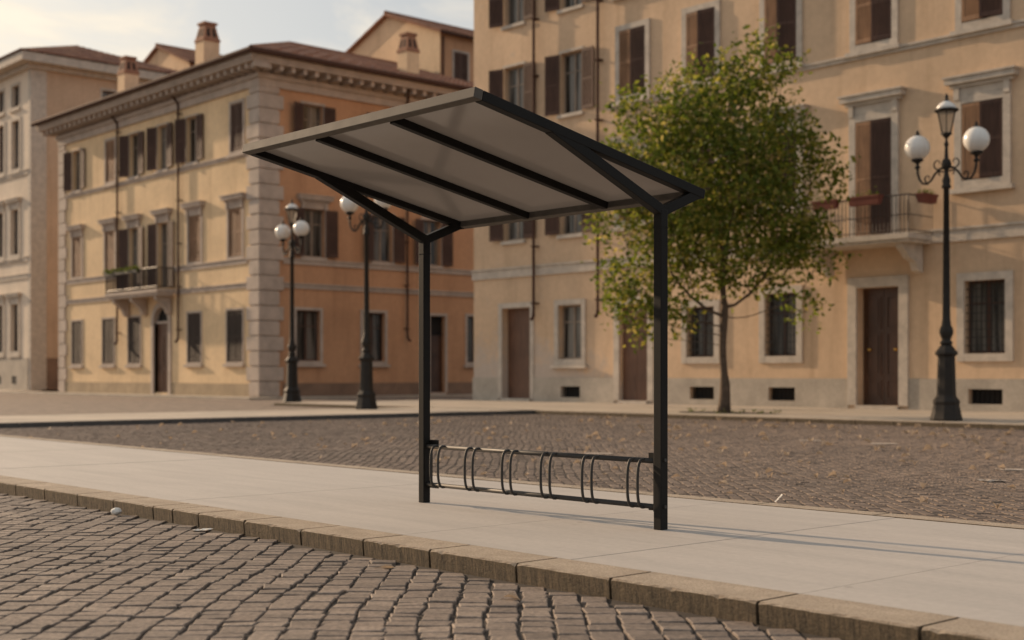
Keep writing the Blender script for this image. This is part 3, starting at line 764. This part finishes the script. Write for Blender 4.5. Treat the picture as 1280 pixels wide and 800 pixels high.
# ------------------------------------------------------------------ ground, roads, pavements
def clip(p, v0=None, v1=None): return p
def cobbles(name, test, xr, yr, wx, wy, jit, hi=True, ztop=-.1, skip=None):
    """setts laid in columns that run along the camera's old street axis; x across, y along (rotated frame)"""
    V_, F_ = [], []
    nx = int((xr[1] - xr[0]) / wx)
    for i in range(nx):
        x0 = xr[0] + i * wx
        y = yr[0] + random.uniform(0, wy)
        ph, ph2 = random.uniform(0, 6), random.uniform(0, 6)
        while y < yr[1]:
            ly = wy * random.uniform(.72, 1.4)
            cx, cy = x0 + wx / 2, y + ly / 2
            wob = .022 * math.sin(cy * 1.5 + 1.3) + .010 * math.sin(cy * 3.7 + .35 * i)
            u = CS * (cx + wob) - SN * cy; v = SN * (cx + wob) + CS * cy
            if test(u, v):
                g = .0075 if hi else .012
                zt = ztop + random.gauss(0, .0022)
                tilt = random.gauss(0, .010), random.gauss(0, .012)
                hx, hy = wx / 2 - g * .78 + random.uniform(-.005, .002), ly / 2 - g * .6 + random.uniform(-.003, .003)
                k = len(V_)
                cj = [(random.gauss(0, jit), random.gauss(0, jit)) for _ in range(4)]
                for f, dz, inset in ((0, -.045, 0), (1, -.0035, .001), (2, 0, .0055)):
                    for q, (sx_, sy_) in enumerate(((-1, -1), (1, -1), (1, 1), (-1, 1))):
                        dx = sx_ * (hx - inset) + cj[q][0]; dy = sy_ * (hy - inset) + cj[q][1]
                        X = cx + wob + dx; Y = cy + dy
                        V_.append((CS * X - SN * Y, SN * X + CS * Y, zt + dz + tilt[0] * dx + tilt[1] * dy))
                F_ += [tuple(k + 8 + q for q in range(4))]
                for r_ in (0, 4):
                    F_ += [(k + r_ + q, k + r_ + (q + 1) % 4, k + r_ + 4 + (q + 1) % 4, k + r_ + 4 + q) for q in range(4)]
            y += ly
    me = bpy.data.meshes.new(name); me.from_pydata(V_, [], F_); me.update(); me.materials.append(M['sett' if hi else 'sett2'])
    o = bpy.data.objects.new(name, me); COL.objects.link(o); return struct(o)

def infr(u, v, mg=1.5, lim=.42):
    X = CS * u + SN * v; Y = -SN * u + CS * v
    return Y > 3.5 and -Y * lim - mg < X < Y * (lim + .2) + mg
cobbles('road', lambda u, v: v < 4.66 and infr(u, v, 1.5), (-9, 6), (4.4, 15), .146, .113, .0062, ztop=-.094)
cobbles('plaza', lambda u, v: 8.5 < v < 25.2 and u > -27.4 and infr(u, v, 1.2, .42), (-16, 19), (8.5, 41), .11, .095, .005, hi=False)

mb = MB(); mb.poly([(-70, -30, -.1045), (12, -30, -.1045), (12, 4.76, -.1045), (-70, 4.76, -.1045)]); mb.poly([(-27.5, 8.3, -.1055), (12, 8.3, -.1055), (12, 25.5, -.1055), (-27.5, 25.5, -.1055)]); struct(mb.build('joint_sand', M['sand']))
mb = MB(); mb.poly([(-600, -600, -.145), (600, -600, -.145), (600, 600, -.145), (-600, 600, -.145)]); struct(mb.build('ground', M['dirt']))
mb = MB(); mb.poly([(-130, -60, -.104), (-32.75, -60, -.104), (-32.75, 25.0, -.104), (-41.3, 25.0, -.104), (-41.3, 60, -.104), (-130, 60, -.104)]); struct(mb.build('street', M['gravel']))

def slabs(name, u0, u1, v0, v1, du, dv, z, m, gap=.006, off=0.0, th=.06):
    mb = MB(); u = u0; i = 0
    nv = max(1, round((v1 - v0) / dv))
    while u < u1 - .01:
        w = min(du, u1 - u)
        for j in range(nv):
            a, b_ = v0 + (v1 - v0) * j / nv, v0 + (v1 - v0) * (j + 1) / nv
            dz = random.gauss(0, .0008)
            mb.box(u + gap / 2, u + w - gap / 2, a + gap / 2, b_ - gap / 2, z - th, z + dz)
        u += w; i += 1
    return struct(mb.build(name, m))
slabs('sidewalk', -3.67 - 1.5 * 30, -3.67 + 1.5 * 8, 5.035, 8.2, 1.5, 3.2, 0, M['slab'], gap=.007)
mb = MB(); mb.box(-60, 12, 4.75, 8.42, -.16, -.03); struct(mb.build('sidewalk_bed', M['dirt']))
# kerb stones of the near sidewalk (front and back edging)
def kerb(name, stones, v0, v1, zt, zb, chip=.006, axis='u', m=None):
    mb = MB()
    for a, b_ in stones:
        n = max(3, int((b_ - a) / .035)); g = .009
        prev = None
        for i in range(n + 1):
            x = a + g + (b_ - a - 2 * g) * i / n
            j1, j2, j3 = random.uniform(0, chip), random.uniform(0, chip), random.uniform(-.0012, .0012)
            if random.random() < .05: j1 += .012; j2 += .016
            if i in (0, n): j1 += .004; j2 += .01
            ring = [(x, v0 + .012 + j3, zb), (x, v0 + j3 * .8, zt - .008 - j2 * .5), (x, v0 + .007 + j1 * .6, zt - .001 + j3 * .3), (x, v1, zt + j3 * .2), (x, v1, zb)]
            if axis == 'v': ring = [(-p[1], p[0], p[2]) for p in ring]
            k = len(mb.v); mb.v += ring
            if prev is not None:
                for q in range(4): mb.f.append((prev + q, k + q, k + q + 1, prev + q + 1))
            else: mb.f.append(tuple(range(k, k + 5)))
            prev = k
        mb.f.append(tuple(range(prev + 4, prev - 1, -1)))
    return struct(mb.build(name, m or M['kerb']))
js = [-12.08, -11.43, -10.75, -10.07, -9.39, -9.08, -8.69, -8.05, -7.34, -6.65, -6.0, -5.26, -4.57, -3.67, -2.87]
while js[0] > -50: js.insert(0, js[0] - random.uniform(.5, .8))
while js[-1] < 6: js.append(js[-1] + random.uniform(.6, .9))
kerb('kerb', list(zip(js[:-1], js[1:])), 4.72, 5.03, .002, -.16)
es = [-48.]
while es[-1] < 8: es.append(es[-1] + random.uniform(.8, 1.3))
kerb('edging', [(-b_, -a) for a, b_ in zip(es[:-1], es[1:])][::-1], -8.42, -8.215, .004, -.16, .006)
ed = COL.objects['edging']                      # turned round so that its worn lip faces the plaza
me = ed.data; co = np.empty(len(me.vertices) * 3); me.vertices.foreach_get('co', co); co = co.reshape(-1, 3); co[:, :2] *= -1; me.vertices.foreach_set('co', co.ravel()); me.update()
# pavement in front of the tan palazzo and the strip crossing to it
slabs('pavement', -41.0, -6, 25.62, 33.6, 1.6, 1.3, 0, M['pave'], gap=.012)
slabs('pavement', -32.3, -27.7, -20, 25.2, 1.15, 1.7, 0, M['pave'], gap=.012)
mb = MB(); mb.box(-40.9, -6, 25.5, 33.7, -.16, -.03); mb.box(-32.4, -27.6, -20, 25.3, -.161, -.031); struct(mb.build('pavement_bed', M['dirt']))
ks = [-27.35]
while ks[-1] < -4: ks.append(ks[-1] + random.uniform(.9, 1.3))
kerb('kerb', list(zip(ks[:-1], ks[1:])), 25.25, 25.6, 0, -.16)
ks = [-20.]
while ks[-1] < 25: ks.append(min(25.6, ks[-1] + random.uniform(.9, 1.3)))
k2 = kerb('kerb', list(zip(ks[:-1], ks[1:])), 27.38, 27.69, 0, -.16, .003, 'v', M['kerbd'])
ks = [-41.]
while ks[-1] < -32.5: ks.append(min(-32.3, ks[-1] + random.uniform(.9, 1.3)))
kerb('kerb', list(zip(ks[:-1], ks[1:])), 25.25, 25.6, 0, -.16)
# pavement round the corner palazzo and pale palazzo
slabs('pavement', -84, -50.2, 29.7, 31.28, 1.6, 1.6, 0, M['pave'], gap=.01, th=.12)
slabs('pavement', -51.9, -50.2, 31.31, 50, 1.7, 1.7, 0, M['pave'], gap=.01, th=.12)
slabs('pavement', -110, -82.4, 31.5, 33.9, 1.8, 2.4, -.002, M['pave'], gap=.01, th=.12)

# ------------------------------------------------------------------ bicycle shelter
def shelter():
    V = 6.44; UL, UR = -8.246, -5.78; zp = 2.06; w = .066
    root = thing('bike_shelter', 'dark steel bicycle shelter with sloping smoked roof and hooped bike rack', 'bicycle shelter', ((UL + UR) / 2, V, 0))
    vf, vb = 4.845, 6.84; sl = .2
    def zt(v): return 2.622 - sl * (v - vf)           # top of frame
    n = np.array((0, sl, 1)) / math.hypot(sl, 1)
    for u in (UL, UR):
        mb = MB(); mb.box(u - w / 2, u + w / 2, V - w / 2, V + w / 2, 0, zp); mb.build('post', M['shel'], root, bevel=.005)
        mb = MB(); mb.box(u - w / 2 - .003, u + w / 2 + .003, V - w / 2 - .003, V + w / 2 + .003, zp - .12, zp - .113); mb.build('collar', M['shel'], root)
        # front and back arms of the fork
        mb = MB(); mb.beam((u, V + .01, zp - .012), (u, 5.46, zt(5.46) - .033), w - .004, w, (0, -.4, 1)); mb.build('arm', M['shel'], root, bevel=.004)
        mb = MB(); mb.beam((u, V - .012, zp - .016), (u, 6.80, zt(6.80) - .034), w - .006, w - .002, (0, -.4, 1)); mb.build('arm', M['shel'], root, bevel=.004)
    t = .062
    for u in (UL, UR):
        mb = MB(); mb.beam((u, vf + .064, zt(vf + .064) - t / 2), (u, vb - .0, zt(vb) - t / 2), w, t); mb.build('side_beam', M['shel'], root, bevel=.004)
    for u in (UL + (UR - UL) / 3, UL + 2 * (UR - UL) / 3):
        mb = MB(); mb.beam((u, vf + .064, zt(vf + .064) - .045), (u, vb - .064, zt(vb - .064) - .045), .05, .05); mb.build('roof_beam', M['shel'], root, bevel=.003)
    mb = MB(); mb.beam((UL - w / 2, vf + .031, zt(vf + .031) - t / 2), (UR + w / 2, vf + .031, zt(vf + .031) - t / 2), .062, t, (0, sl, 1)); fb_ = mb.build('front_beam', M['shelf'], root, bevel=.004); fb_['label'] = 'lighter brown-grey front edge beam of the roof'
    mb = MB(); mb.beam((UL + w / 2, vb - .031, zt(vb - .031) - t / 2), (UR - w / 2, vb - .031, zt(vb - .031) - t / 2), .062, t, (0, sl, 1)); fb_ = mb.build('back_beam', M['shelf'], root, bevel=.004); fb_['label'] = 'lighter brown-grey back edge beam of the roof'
    mb = MB(); mb.beam(((UL + UR) / 2, vf + .063, zt(vf + .063) - .012), ((UL + UR) / 2, vb - .063, zt(vb - .063) - .012), UR - UL - w - .002, .01); mb.build('roof_panel', M['panel'], root)
    # rack
    z0, z1 = .145, .44; r = .017
    mb = MB()
    for z in (z0, z1): mb.tube([(UL + w / 2, V, z), (UR - w / 2, V, z)], r, 12)
    rk = mb.build('bicycle_rack', M['rack'], root, smooth=True)
    for u, sgn in ((UL + w / 2, 1), (UR - w / 2, -1)):
        mb = MB(); mb.box(min(u, u + sgn * .008), max(u, u + sgn * .008), V - .026, V + .05, .115, .47); mb.build('end_plate', M['shel'], rk)
        mb = MB(); mb.box(min(u, u + sgn * .1), max(u, u + sgn * .1), V + .03, V + .038, z1 + .0, z1 + .05); mb.box(min(u, u + sgn * .1), max(u, u + sgn * .1), V + .03, V + .038, z0 - .03, z0 + .01); mb.build('bracket', M['shel'], rk)
    for z in (z0 + .005, z1 + .01):
        mb = MB(); uo = UR + w / 2
        mb.v += [(uo + x, V + .012 * math.cos(a * math.pi / 3), z + .012 * math.sin(a * math.pi / 3)) for x in (0, .012) for a in range(6)]
        mb.f += [tuple(range(6)), tuple(range(11, 5, -1))] + [(i, (i + 1) % 6, 6 + (i + 1) % 6, 6 + i) for i in range(6)]; mb.build('bolt', M['rack'], rk)
    base = None
    cs = [-8.03, -7.62, -7.2, -6.79, -6.38, -5.96]
    for c in cs:
        for d in (-.045, .045):
            if base is None:
                pts = []
                for i in range(25):
                    a = -math.pi / 2 + math.pi * i / 24
                    cx_, sz_ = math.cos(a), math.sin(a)
                    oo = .066 * math.copysign(abs(cx_) ** .55, cx_); zz = (z0 + z1) / 2 + (z1 - z0) / 2 * 1.06 * math.copysign(abs(sz_) ** .75, sz_)
                    pts.append((c + d, V - .008 - oo, zz))
                mb = MB(); mb.tube(pts, .0098, 8); base = mb.build('hoop', M['rack'], rk, origin=(c + d, V, 0), smooth=True)
            else:
                h = base.copy(); COL.objects.link(h); h.parent = rk; h.location = (c + d - WLOC[rk][0], 0, 0)
                WLOC[h] = (c + d, V, 0)
shelter()

# ------------------------------------------------------------------ street lamps
def lamp_proto():
    root = thing('street_lamp', '', 'street lamp', (0, 0, 0), 'three headed cast iron street lamps')
    mb = MB()
    mb.lathe([(.34, 0), (.34, .06), (.33, .08), (.275, .33), (.27, .36), (.285, .38), (.285, .43), (.25, .48), (.215, .52), (.205, .56), (.185, 1.36), (.19, 1.4), (.24, 1.43), (.24, 1.48), (.2, 1.52), (.16, 1.58), (.11, 1.64)], n=8, phase=math.pi / 8)
    base = mb.build('base', M['lampm'], root, bevel=.012)
    mb = MB(); mb.lathe([(.11, 1.64), (.13, 1.66), (.13, 1.7), (.09, 1.74), (.115, 1.8), (.15, 1.9), (.14, 1.98), (.095, 2.08), (.1, 2.12), (.085, 2.16), (.082, 2.3), (.06, 5.0), (.1, 5.02), (.1, 5.06), (.075, 5.1), (.09, 5.18), (.06, 5.26), (.05, 5.34), (.05, 5.4), (.085, 5.45), (.11, 5.53), (.085, 5.61), (.045, 5.66), (.032, 5.9), (.05, 5.94), (.05, 5.98), (.028, 6.02), (.028, 6.08), (.06, 6.12), (.09, 6.15), (.09, 6.18)], n=18); mb.build('pole', M['lampm'], root, smooth=True)
    for s_ in (-1, 1):
        X = lambda r, z: (s_ * r, 0, z)
        mb = MB()
        P = [(.06, 5.47), (.16, 5.44), (.28, 5.34), (.36, 5.22), (.46, 5.15), (.57, 5.17), (.65, 5.27), (.69, 5.4), (.70, 5.56)]
        mb.tube([X(*p) for p in P], [.03, .028, .026, .025, .025, .025, .026, .028, .03], 8)
        for c, r0, a0, a1, sgn in ((( .2, 5.56), .14, -2.4, 3.4, 1), ((.44, 5.27), .09, -1.2, 4.0, 1), ((.14, 5.33), .07, .5, 5.0, -1)):
            pts = []
            for i in range(22):
                f = i / 21; a = a0 + (a1 - a0) * f; r_ = r0 * (1 - .75 * f); pts.append(X(c[0] + r_ * math.cos(a) * sgn, c[1] + r_ * math.sin(a)))
            mb.tube(pts, [.02 - .011 * i / 21 for i in range(22)], 6)
        mb.lathe([(.03, 5.5), (.06, 5.52), (.06, 5.55), (.03, 5.58), (.035, 5.62), (.09, 5.66), (.13, 5.68), (.13, 5.71), (.1, 5.72)], (s_ * .70, 0, 0), 14)
        arm = mb.build('arm', M['lampm'], root, smooth=True)
        g = MB(); R = .272; zc = 5.97
        g.lathe([(R * math.sin(math.pi * (.06 + .9 * i / 18)), zc - R * math.cos(math.pi * (.06 + .9 * i / 18))) for i in range(19)], (s_ * .70, 0, 0), 24); g.build('globe', M['opal'], arm, smooth=True)
        f = MB(); f.lathe([(.06, zc + R - .012), (.07, zc + R), (.06, zc + R + .02), (.03, zc + R + .03), (.04, zc + R + .06), (.025, zc + R + .09), (.006, zc + R + .11)], (s_ * .70, 0, 0), 12); f.build('finial', M['lampm'], arm, smooth=True)
    # lantern
    mb = MB(); b0, b1, z0, z1 = .1, .21, 6.18, 6.68
    for a in range(6):
        t = a * math.pi / 3; mb.tube([(b0 * math.cos(t), b0 * math.sin(t), z0), (b1 * math.cos(t), b1 * math.sin(t), z1)], .013, 6)
    mb.lathe([(b0 + .02, z0 - .01), (b0 + .02, z0 + .02), (b0 - .02, z0 + .02)], n=12); mb.lathe([(b1 + .01, z1 - .03), (b1 + .05, z1), (b1 + .05, z1 + .025), (b1, z1 + .03)], n=12)
    la = mb.build('lantern', M['lampm'], root)
    mb = MB(); mb.lathe([(b0 - .01, z0 + .02), (b1 - .012, z1 - .03)], n=6); mb.build('lantern_glass', M['lglass'], la)
    mb = MB(); mb.lathe([(b1 + .01, z1 + .03), (b1 - .01, z1 + .09), (b1 - .07, z1 + .16), (.07, z1 + .2), (.06, z1 + .21)], n=18); mb.build('lantern_roof', M['opal'], la, smooth=True)
    mb = MB(); mb.lathe([(.07, z1 + .2), (.06, z1 + .23), (.025, z1 + .25), (.045, z1 + .29), (.03, z1 + .33), (.006, z1 + .38)], n=12); mb.build('finial', M['lampm'], la, smooth=True)
    return root
def copy_tree(o, parent=None):
    c = o.copy(); COL.objects.link(c)
    if parent is not None: c.parent = parent
    for ch in [x for x in COL.objects if x.parent == o]: copy_tree(ch, c)
    return c
l1 = lamp_proto(); l1.location = (-15.25, 26.15, 0); l1['label'] = 'large street lamp with two white globes, on the pavement beside the iron balcony'
l2 = copy_tree(l1); l2.location = (-31.43, 22.44, 0); l2.rotation_euler.z = .15; l2['label'] = 'street lamp with its globes partly hidden behind the shelter roof, on the paved strip'
l3 = copy_tree(l1); l3.location = (-44.28, 28.09, -.104); l3.scale = (1.12,) * 3; l3.rotation_euler.z = -.1; l3['label'] = 'farthest street lamp, in front of the stone quoins of the corner palazzo'

# ------------------------------------------------------------------ tree
def tree():
    bx, by = -22.29, 27.28
    lobes = [((-.3, 0, 6.0), (2.6, 2.4, 2.9)), ((.75, .2, 8.3), (1.45, 1.4, 1.5)), ((-2.2, -.3, 5.9), (1.35, 1.3, 1.55)), ((-1.8, .2, 3.5), (1.5, 1.3, 1.25)), ((-2.4, .1, 2.35), (.7, .6, .6)), ((-1.3, .1, 2.7), (.6, .6, .5)),
             ((1.55, 0, 4.7), (1.3, 1.4, 1.8)), ((1.9, .2, 2.9), (.8, .7, .65)), ((-2.9, .1, 5.3), (.8, .8, .9)), ((1.0, 0, 9.3), (.7, .7, .75)), ((-2.0, .4, 7.7), (.95, .9, .9)), ((1.95, -.3, 6.3), (1.05, 1.1, 1.1)), ((.2, -1.4, 5.0), (1.5, 1.0, 1.5)), ((-.6, .5, 8.4), (1.0, 1, .9)), ((2.45, 0, 4.0), (.7, .7, .9)), ((-2.7, 0, 4.9), (.55, .6, .6))]
    def inside(p):
        for c, r in lobes:
            q = (p - np.array(c)) / np.array(r)
            if q @ q < 1: return True
        return False
    att = []
    while len(att) < 1900:
        p = RNG.uniform((-3.8, -2.8, 1.7), (3.6, 2.8, 10.1))
        if inside(p) and not (abs(p[0]) < .5 and p[2] < 3.2): att.append(p)
    att = np.array(att); allatt = att.copy()
    nodes = [np.array((0, 0, 0.))]; par = [-1]
    for i in range(1, 12): nodes.append(np.array((.03 * math.sin(i * .7), .02 * math.cos(i), i * .25))); par.append(i - 1)
    D, KILL = .26, .42
    for it in range(70):
        if len(att) == 0: break
        P = np.array(nodes); d2 = ((att[:, None, :] - P[None]) ** 2).sum(2); idx = d2.argmin(1); dm = np.sqrt(d2.min(1))
        new = {}
        for a, i, d in zip(att, idx, dm):
            if d < 2.6 or it < 10: new.setdefault(i, []).append((a - P[i]) / (d + 1e-6))
        added = False
        for i, ds in new.items():
            v = np.mean(ds, 0) + RNG.normal(0, .12, 3) + np.array((0, 0, .1)); v /= np.linalg.norm(v) + 1e-9
            q = P[i] + v * D
            nodes.append(q); par.append(i); added = True
        P = np.array(nodes); d2 = ((att[:, None, :] - P[None]) ** 2).sum(2); att = att[np.sqrt(d2.min(1)) > KILL]
        if not added or len(nodes) > 4200: break
    n = len(nodes); P = np.array(nodes); load = np.zeros(n); kids = [[] for _ in range(n)]
    for i in range(n - 1, 0, -1):
        if not kids[i]: load[i] = 1
        kids[par[i]].append(i)
    order = sorted(range(1, n), key=lambda i: -i)
    load = np.zeros(n)
    for i in order:
        if not kids[i]: load[i] = 1
        load[par[i]] += load[i]
    rad = .0075 * np.maximum(load, 1) ** .47; s_ = .135 / rad[0]; rad = rad * s_ if s_ < 1 else rad
    rad[:4] = [.19, .155, .14, .133]
    def W(p): return (bx + CS * p[0] - SN * p[1], by + SN * p[0] + CS * p[1], p[2])
    mb = MB()
    # chains
    start = [(0, None)]; 
    stack = [0]
    while stack:
        i = stack.pop()
        ch = [i]
        if par[i] >= 0: ch.insert(0, par[i])
        while kids[i]:
            ks_ = sorted(kids[i], key=lambda k: -load[k]); stack += ks_[1:]; i = ks_[0]; ch.append(i)
        if len(ch) > 1:
            rr = [rad[k] for k in ch]
            if par[ch[0]] >= 0 or ch[0] != 0: rr[0] = min(rr[0], rr[1] * 1.15)
            mb.tube([W(P[k]) for k in ch], rr, 8 if rr[0] > .03 else 5)
    root = thing('street_tree', 'leafy green broadleaf tree standing on the pavement by the balcony', 'tree', (bx, by, 0))
    mb.build('trunk', M['bark'], root, smooth=True)
    lf = MB(); pts = []
    for p0 in allatt:
        cl_ = .5 + .5 * math.sin(2.1 * p0[0] + 1.0) * math.sin(2.4 * p0[2] + .7 * p0[1]) + RNG.normal(0, .25)
        for _ in range(int(max(0, 1 + 19 * cl_ * (.75 if p0[2] < 4.2 else 1)))):
            pts.append(W(p0 + RNG.normal(0, .2, 3)))
    for i in range(n):
        if load[i] <= 2 and P[i][2] > 1.9:
            for _ in range(5 if load[i] <= 1 else 2):
                p = P[i] + RNG.normal(0, .15, 3); pts.append(W(p))
    leaves(lf, pts, .165)
    lf.build('crown', M['leaf'], root)
    print('tree nodes', n, 'leaves', len(pts))
tree()
mb = MB()
# ring of bare soil and weeds round the tree foot
pts = [(-22.29 + 1.5 * math.cos(a) * (1 + .12 * math.sin(3 * a)), 27.28 + .9 * math.sin(a) * (1 + .1 * math.cos(2 * a)), .006) for a in [i * math.pi / 12 for i in range(24)]]
mb.poly(pts); struct(mb.build('soil', M['dirt']))

wm = MB(); wp = []
for _ in range(14):
    a = random.uniform(0, 6.3); r0 = random.uniform(.3, 1.5); c = (-22.29 + r0 * math.cos(a) * 1.3, 27.28 + r0 * math.sin(a) * .7)
    for _ in range(9): wp.append((c[0] + random.gauss(0, .05), c[1] + random.gauss(0, .05), .01 + abs(random.gauss(0, .03))))
leaves(wm, wp, .06, droop=-.8); wo = wm.build('weeds', M['plant']); wo['kind'] = 'stuff'; wo['label'] = 'low weeds round the foot of the street tree'
# ------------------------------------------------------------------ litter
def leaf_mesh(seed):
    r = random.Random(seed); mb = MB(); L_, w = .085, .032; k = r.uniform(.02, .04)
    prof = [(0, 0), (.15, .5), (.4, 1), (.7, .75), (1, 0)]
    rows = [[(f * L_ - L_ / 2, sg * hw * w, .012 + k * (hw * abs(sg)) * (.6 + .5 * f) + .01 * math.sin(f * 3 + seed)) for sg in (-1, 0, 1)] for f, hw in prof]
    for rw in rows: mb.v += rw
    for i in range(4):
        for j in range(2): q = i * 3 + j; mb.f.append((q, q + 1, q + 4, q + 3))
    mb.tube([(-L_ / 2, 0, .012), (-L_ / 2 - .03, .004, .006)], .0018, 4)
    return mb
src = [leaf_mesh(i).build('fallen_leaf', M['fleaf'], None) for i in range(4)]
spots = []
while len(spots) < 270:
    u, v = random.uniform(-27, -3), random.uniform(8.9, 25)
    X = CS * u + SN * v; Y = -SN * u + CS * v
    if abs(X) < Y * .375 and (random.random() < (.25 + .75 * min(1, max(0, (u + 27) / 14)))) : spots.append((u, v, -.1))
for i, (u, v, z) in enumerate(spots):
    o = src[i] if i < 4 else src[i % 4].copy()
    if i >= 4: COL.objects.link(o)
    k = random.uniform(.55, 1.1) * (1.1 + .8 * min(1, (v - 8.9) / 10)); o.location = (u, v, z); o.rotation_euler = (random.gauss(0, .15), random.gauss(0, .15), random.uniform(0, 6.3)); o.scale = (k, k, k * 1.2)
    tag(o, 'dry brown leaf lying on the cobbled plaza', 'leaf', 'dry leaves scattered on the cobbled plaza')
def near_leaf(u, v, rz, label, m=None):
    o = leaf_mesh(random.randint(5, 99)).build('fallen_leaf', M['fleaf'], None); o.location = (u, v, -.1); o.rotation_euler = (0, 0, rz); tag(o, label, 'leaf')
near_leaf(-4.83, 4.31, .7, 'pale dry leaf on the road cobbles, below the bike rack')
near_leaf(-6.1, 4.5, .9, 'pale dry leaf on the road cobbles, close to the kerb')
def paper(label, loc, sx_, sy_, hz, m, cr=.02, rz=0, seed=0):
    r = random.Random(seed); mb = MB(); n = 6
    for i in range(n + 1):
        for j in range(n + 1):
            e = .12 * r.uniform(-1, 1) if i in (0, n) or j in (0, n) else 0
            mb.v.append(((i / n - .5 + e * .4) * sx_, (j / n - .5 + e * .4) * sy_, .006 + hz * (i / n) + cr * r.random()))
    mb.f += [(i * (n + 1) + j, i * (n + 1) + j + 1, (i + 1) * (n + 1) + j + 1, (i + 1) * (n + 1) + j) for i in range(n) for j in range(n)]
    o = mb.build('paper_scrap', m, None); o.location = loc; o.rotation_euler.z = rz; tag(o, label, 'paper scrap')
mb = MB()
r_ = random.Random(3); 
for i in range(9):
    for j in range(14):
        th_, ph = math.pi * i / 8, 2 * math.pi * j / 14; R = .042 * r_.uniform(.92, 1.06); mb.v.append((R * math.sin(th_) * math.cos(ph), R * math.sin(th_) * math.sin(ph), .035 + .038 * math.cos(th_) * R / .055))
for i in range(8):
    for j in range(14): mb.f.append((i * 14 + j, i * 14 + (j + 1) % 14, (i + 1) * 14 + (j + 1) % 14, (i + 1) * 14 + j))
o = mb.build('paper_ball', M['paper'], None); o.location = (-9.8, 4.62, -.1); tag(o, 'crumpled white paper ball lying in the gutter against the kerb', 'paper ball')
paper('flat white paper scrap lying in the gutter against the kerb', (-8.4, 4.6, -.1), .14, .07, .012, M['paper'], .01, .75, 1)
paper('bent white paper scrap on the plaza beside the sidewalk edge', (-7.0, 9.3, -.1), .06, .05, .06, M['paper'], .012, .9, 2)
paper('pale cardboard piece lying on the plaza, between lamp and shelter post', (-11.84, 18.44, -.1), .42, .3, .0, M['card'], .003, .8, 3)
paper('small pale cardboard piece lying on the plaza in front of the portal', (-13.2, 18.4, -.1), .36, .25, .0, M['card'], .003, .75, 4)
paper('pale flat card lying on the plaza, alone and farthest from the tree', (-7.64, 14.5, -.1), .32, .22, .0, M['card'], .003, .8, 5)
paper('tan paper bag pressed flat on the plaza near the sidewalk edge', (-6.95, 12.8, -.1), .26, .17, .0, M['card'], .015, .8, 6)
paper('thin pale card on the plaza behind the bike rack', (-13.0, 13.2, -.1), .38, .25, .0, M['card'], .003, .8, 7)

# ------------------------------------------------------------------ light, sky, camera
EL = math.radians(18); SD = np.array((-.992, -.128)); SD = SD / np.linalg.norm(SD)
sd = bpy.data.lights.new('sun', 'SUN'); sd.energy = 4.6; sd.angle = math.radians(.8); sd.color = (1, .725, .475)
so = bpy.data.objects.new('sun', sd); COL.objects.link(so)
from mathutils import Vector
so.rotation_euler = Vector((SD[0] * math.cos(EL), SD[1] * math.cos(EL), math.sin(EL))).to_track_quat('Z', 'Y').to_euler()
wd = bpy.data.worlds.new('World'); S.world = wd; wd.use_nodes = True
nt = wd.node_tree; N = nt.nodes; L = nt.links; bg = N['Background']
sky = N.new('ShaderNodeTexSky'); sky.sky_type = 'NISHITA'; sky.sun_disc = False; sky.sun_elevation = EL
sky.sun_rotation = math.atan2(SD[0], SD[1]); sky.dust_density = 2.5; sky.air_density = 1.0; sky.ozone_density = 1.0; sky.altitude = 50
tc = N.new('ShaderNodeTexCoord'); mp = N.new('ShaderNodeMapping'); mp.inputs['Scale'].default_value = (1, 1, 3.2); L.new(tc.outputs['Generated'], mp.inputs['Vector'])
cl = noise(nt, 5.0, 9, .6, mp.outputs[0], .7)
cf = ramp(nt, cl.outputs[0], .44, (.62, .62, .62), .60, (1, 1, 1)).outputs[0]
# clouds are whiter and warmer towards the sun
dt = N.new('ShaderNodeVectorMath'); dt.operation = 'DOT_PRODUCT'; L.new(tc.outputs['Generated'], dt.inputs[0]); dt.inputs[1].default_value = (SD[0], SD[1], .15)
mr = ramp(nt, dt.outputs['Value'], .45, (5.9, 5.95, 5.9), 1.0, (9.0, 8.3, 7.1))
for e_, c_ in zip(mr.color_ramp.elements, ((.63, .64, .645, 1), (1.12, 1.02, .86, 1))): e_.color = c_
cc = N.new('ShaderNodeVectorMath'); cc.operation = 'SCALE'; L.new(mr.outputs[0], cc.inputs[0]); cc.inputs['Scale'].default_value = 8.8
cv = ramp(nt, cl.outputs[0], .42, (.86, .89, .93), .66, (1.12, 1.08, 1.02)).outputs[0]
L.new(mix(nt, cf, sky.outputs[0], mix(nt, 1.0, cc.outputs[0], cv, 'MULTIPLY')), bg.inputs['Color']); bg.inputs['Strength'].default_value = .1

cam = bpy.data.cameras.new('camera'); cam.sensor_width = 36; cam.lens = 36 * 1670 / 1280; cam.shift_y = 68 / 1280; cam.clip_end = 2000; cam.clip_start = .05
cam.dof.use_dof = True; cam.dof.focus_distance = 8.6; cam.dof.aperture_fstop = 1.8
co_ = bpy.data.objects.new('camera', cam); COL.objects.link(co_); co_.location = (0, 0, 1); co_.rotation_euler = (math.pi / 2, 0, YAW); S.camera = co_
vs = S.view_settings; vs.view_transform = 'Standard'; vs.look = 'None'; vs.exposure = .08; vs.gamma = 1; vs.use_curve_mapping = False
S.render.engine = 'CYCLES'; S.cycles.use_denoising = True; S.cycles.max_bounces = 8
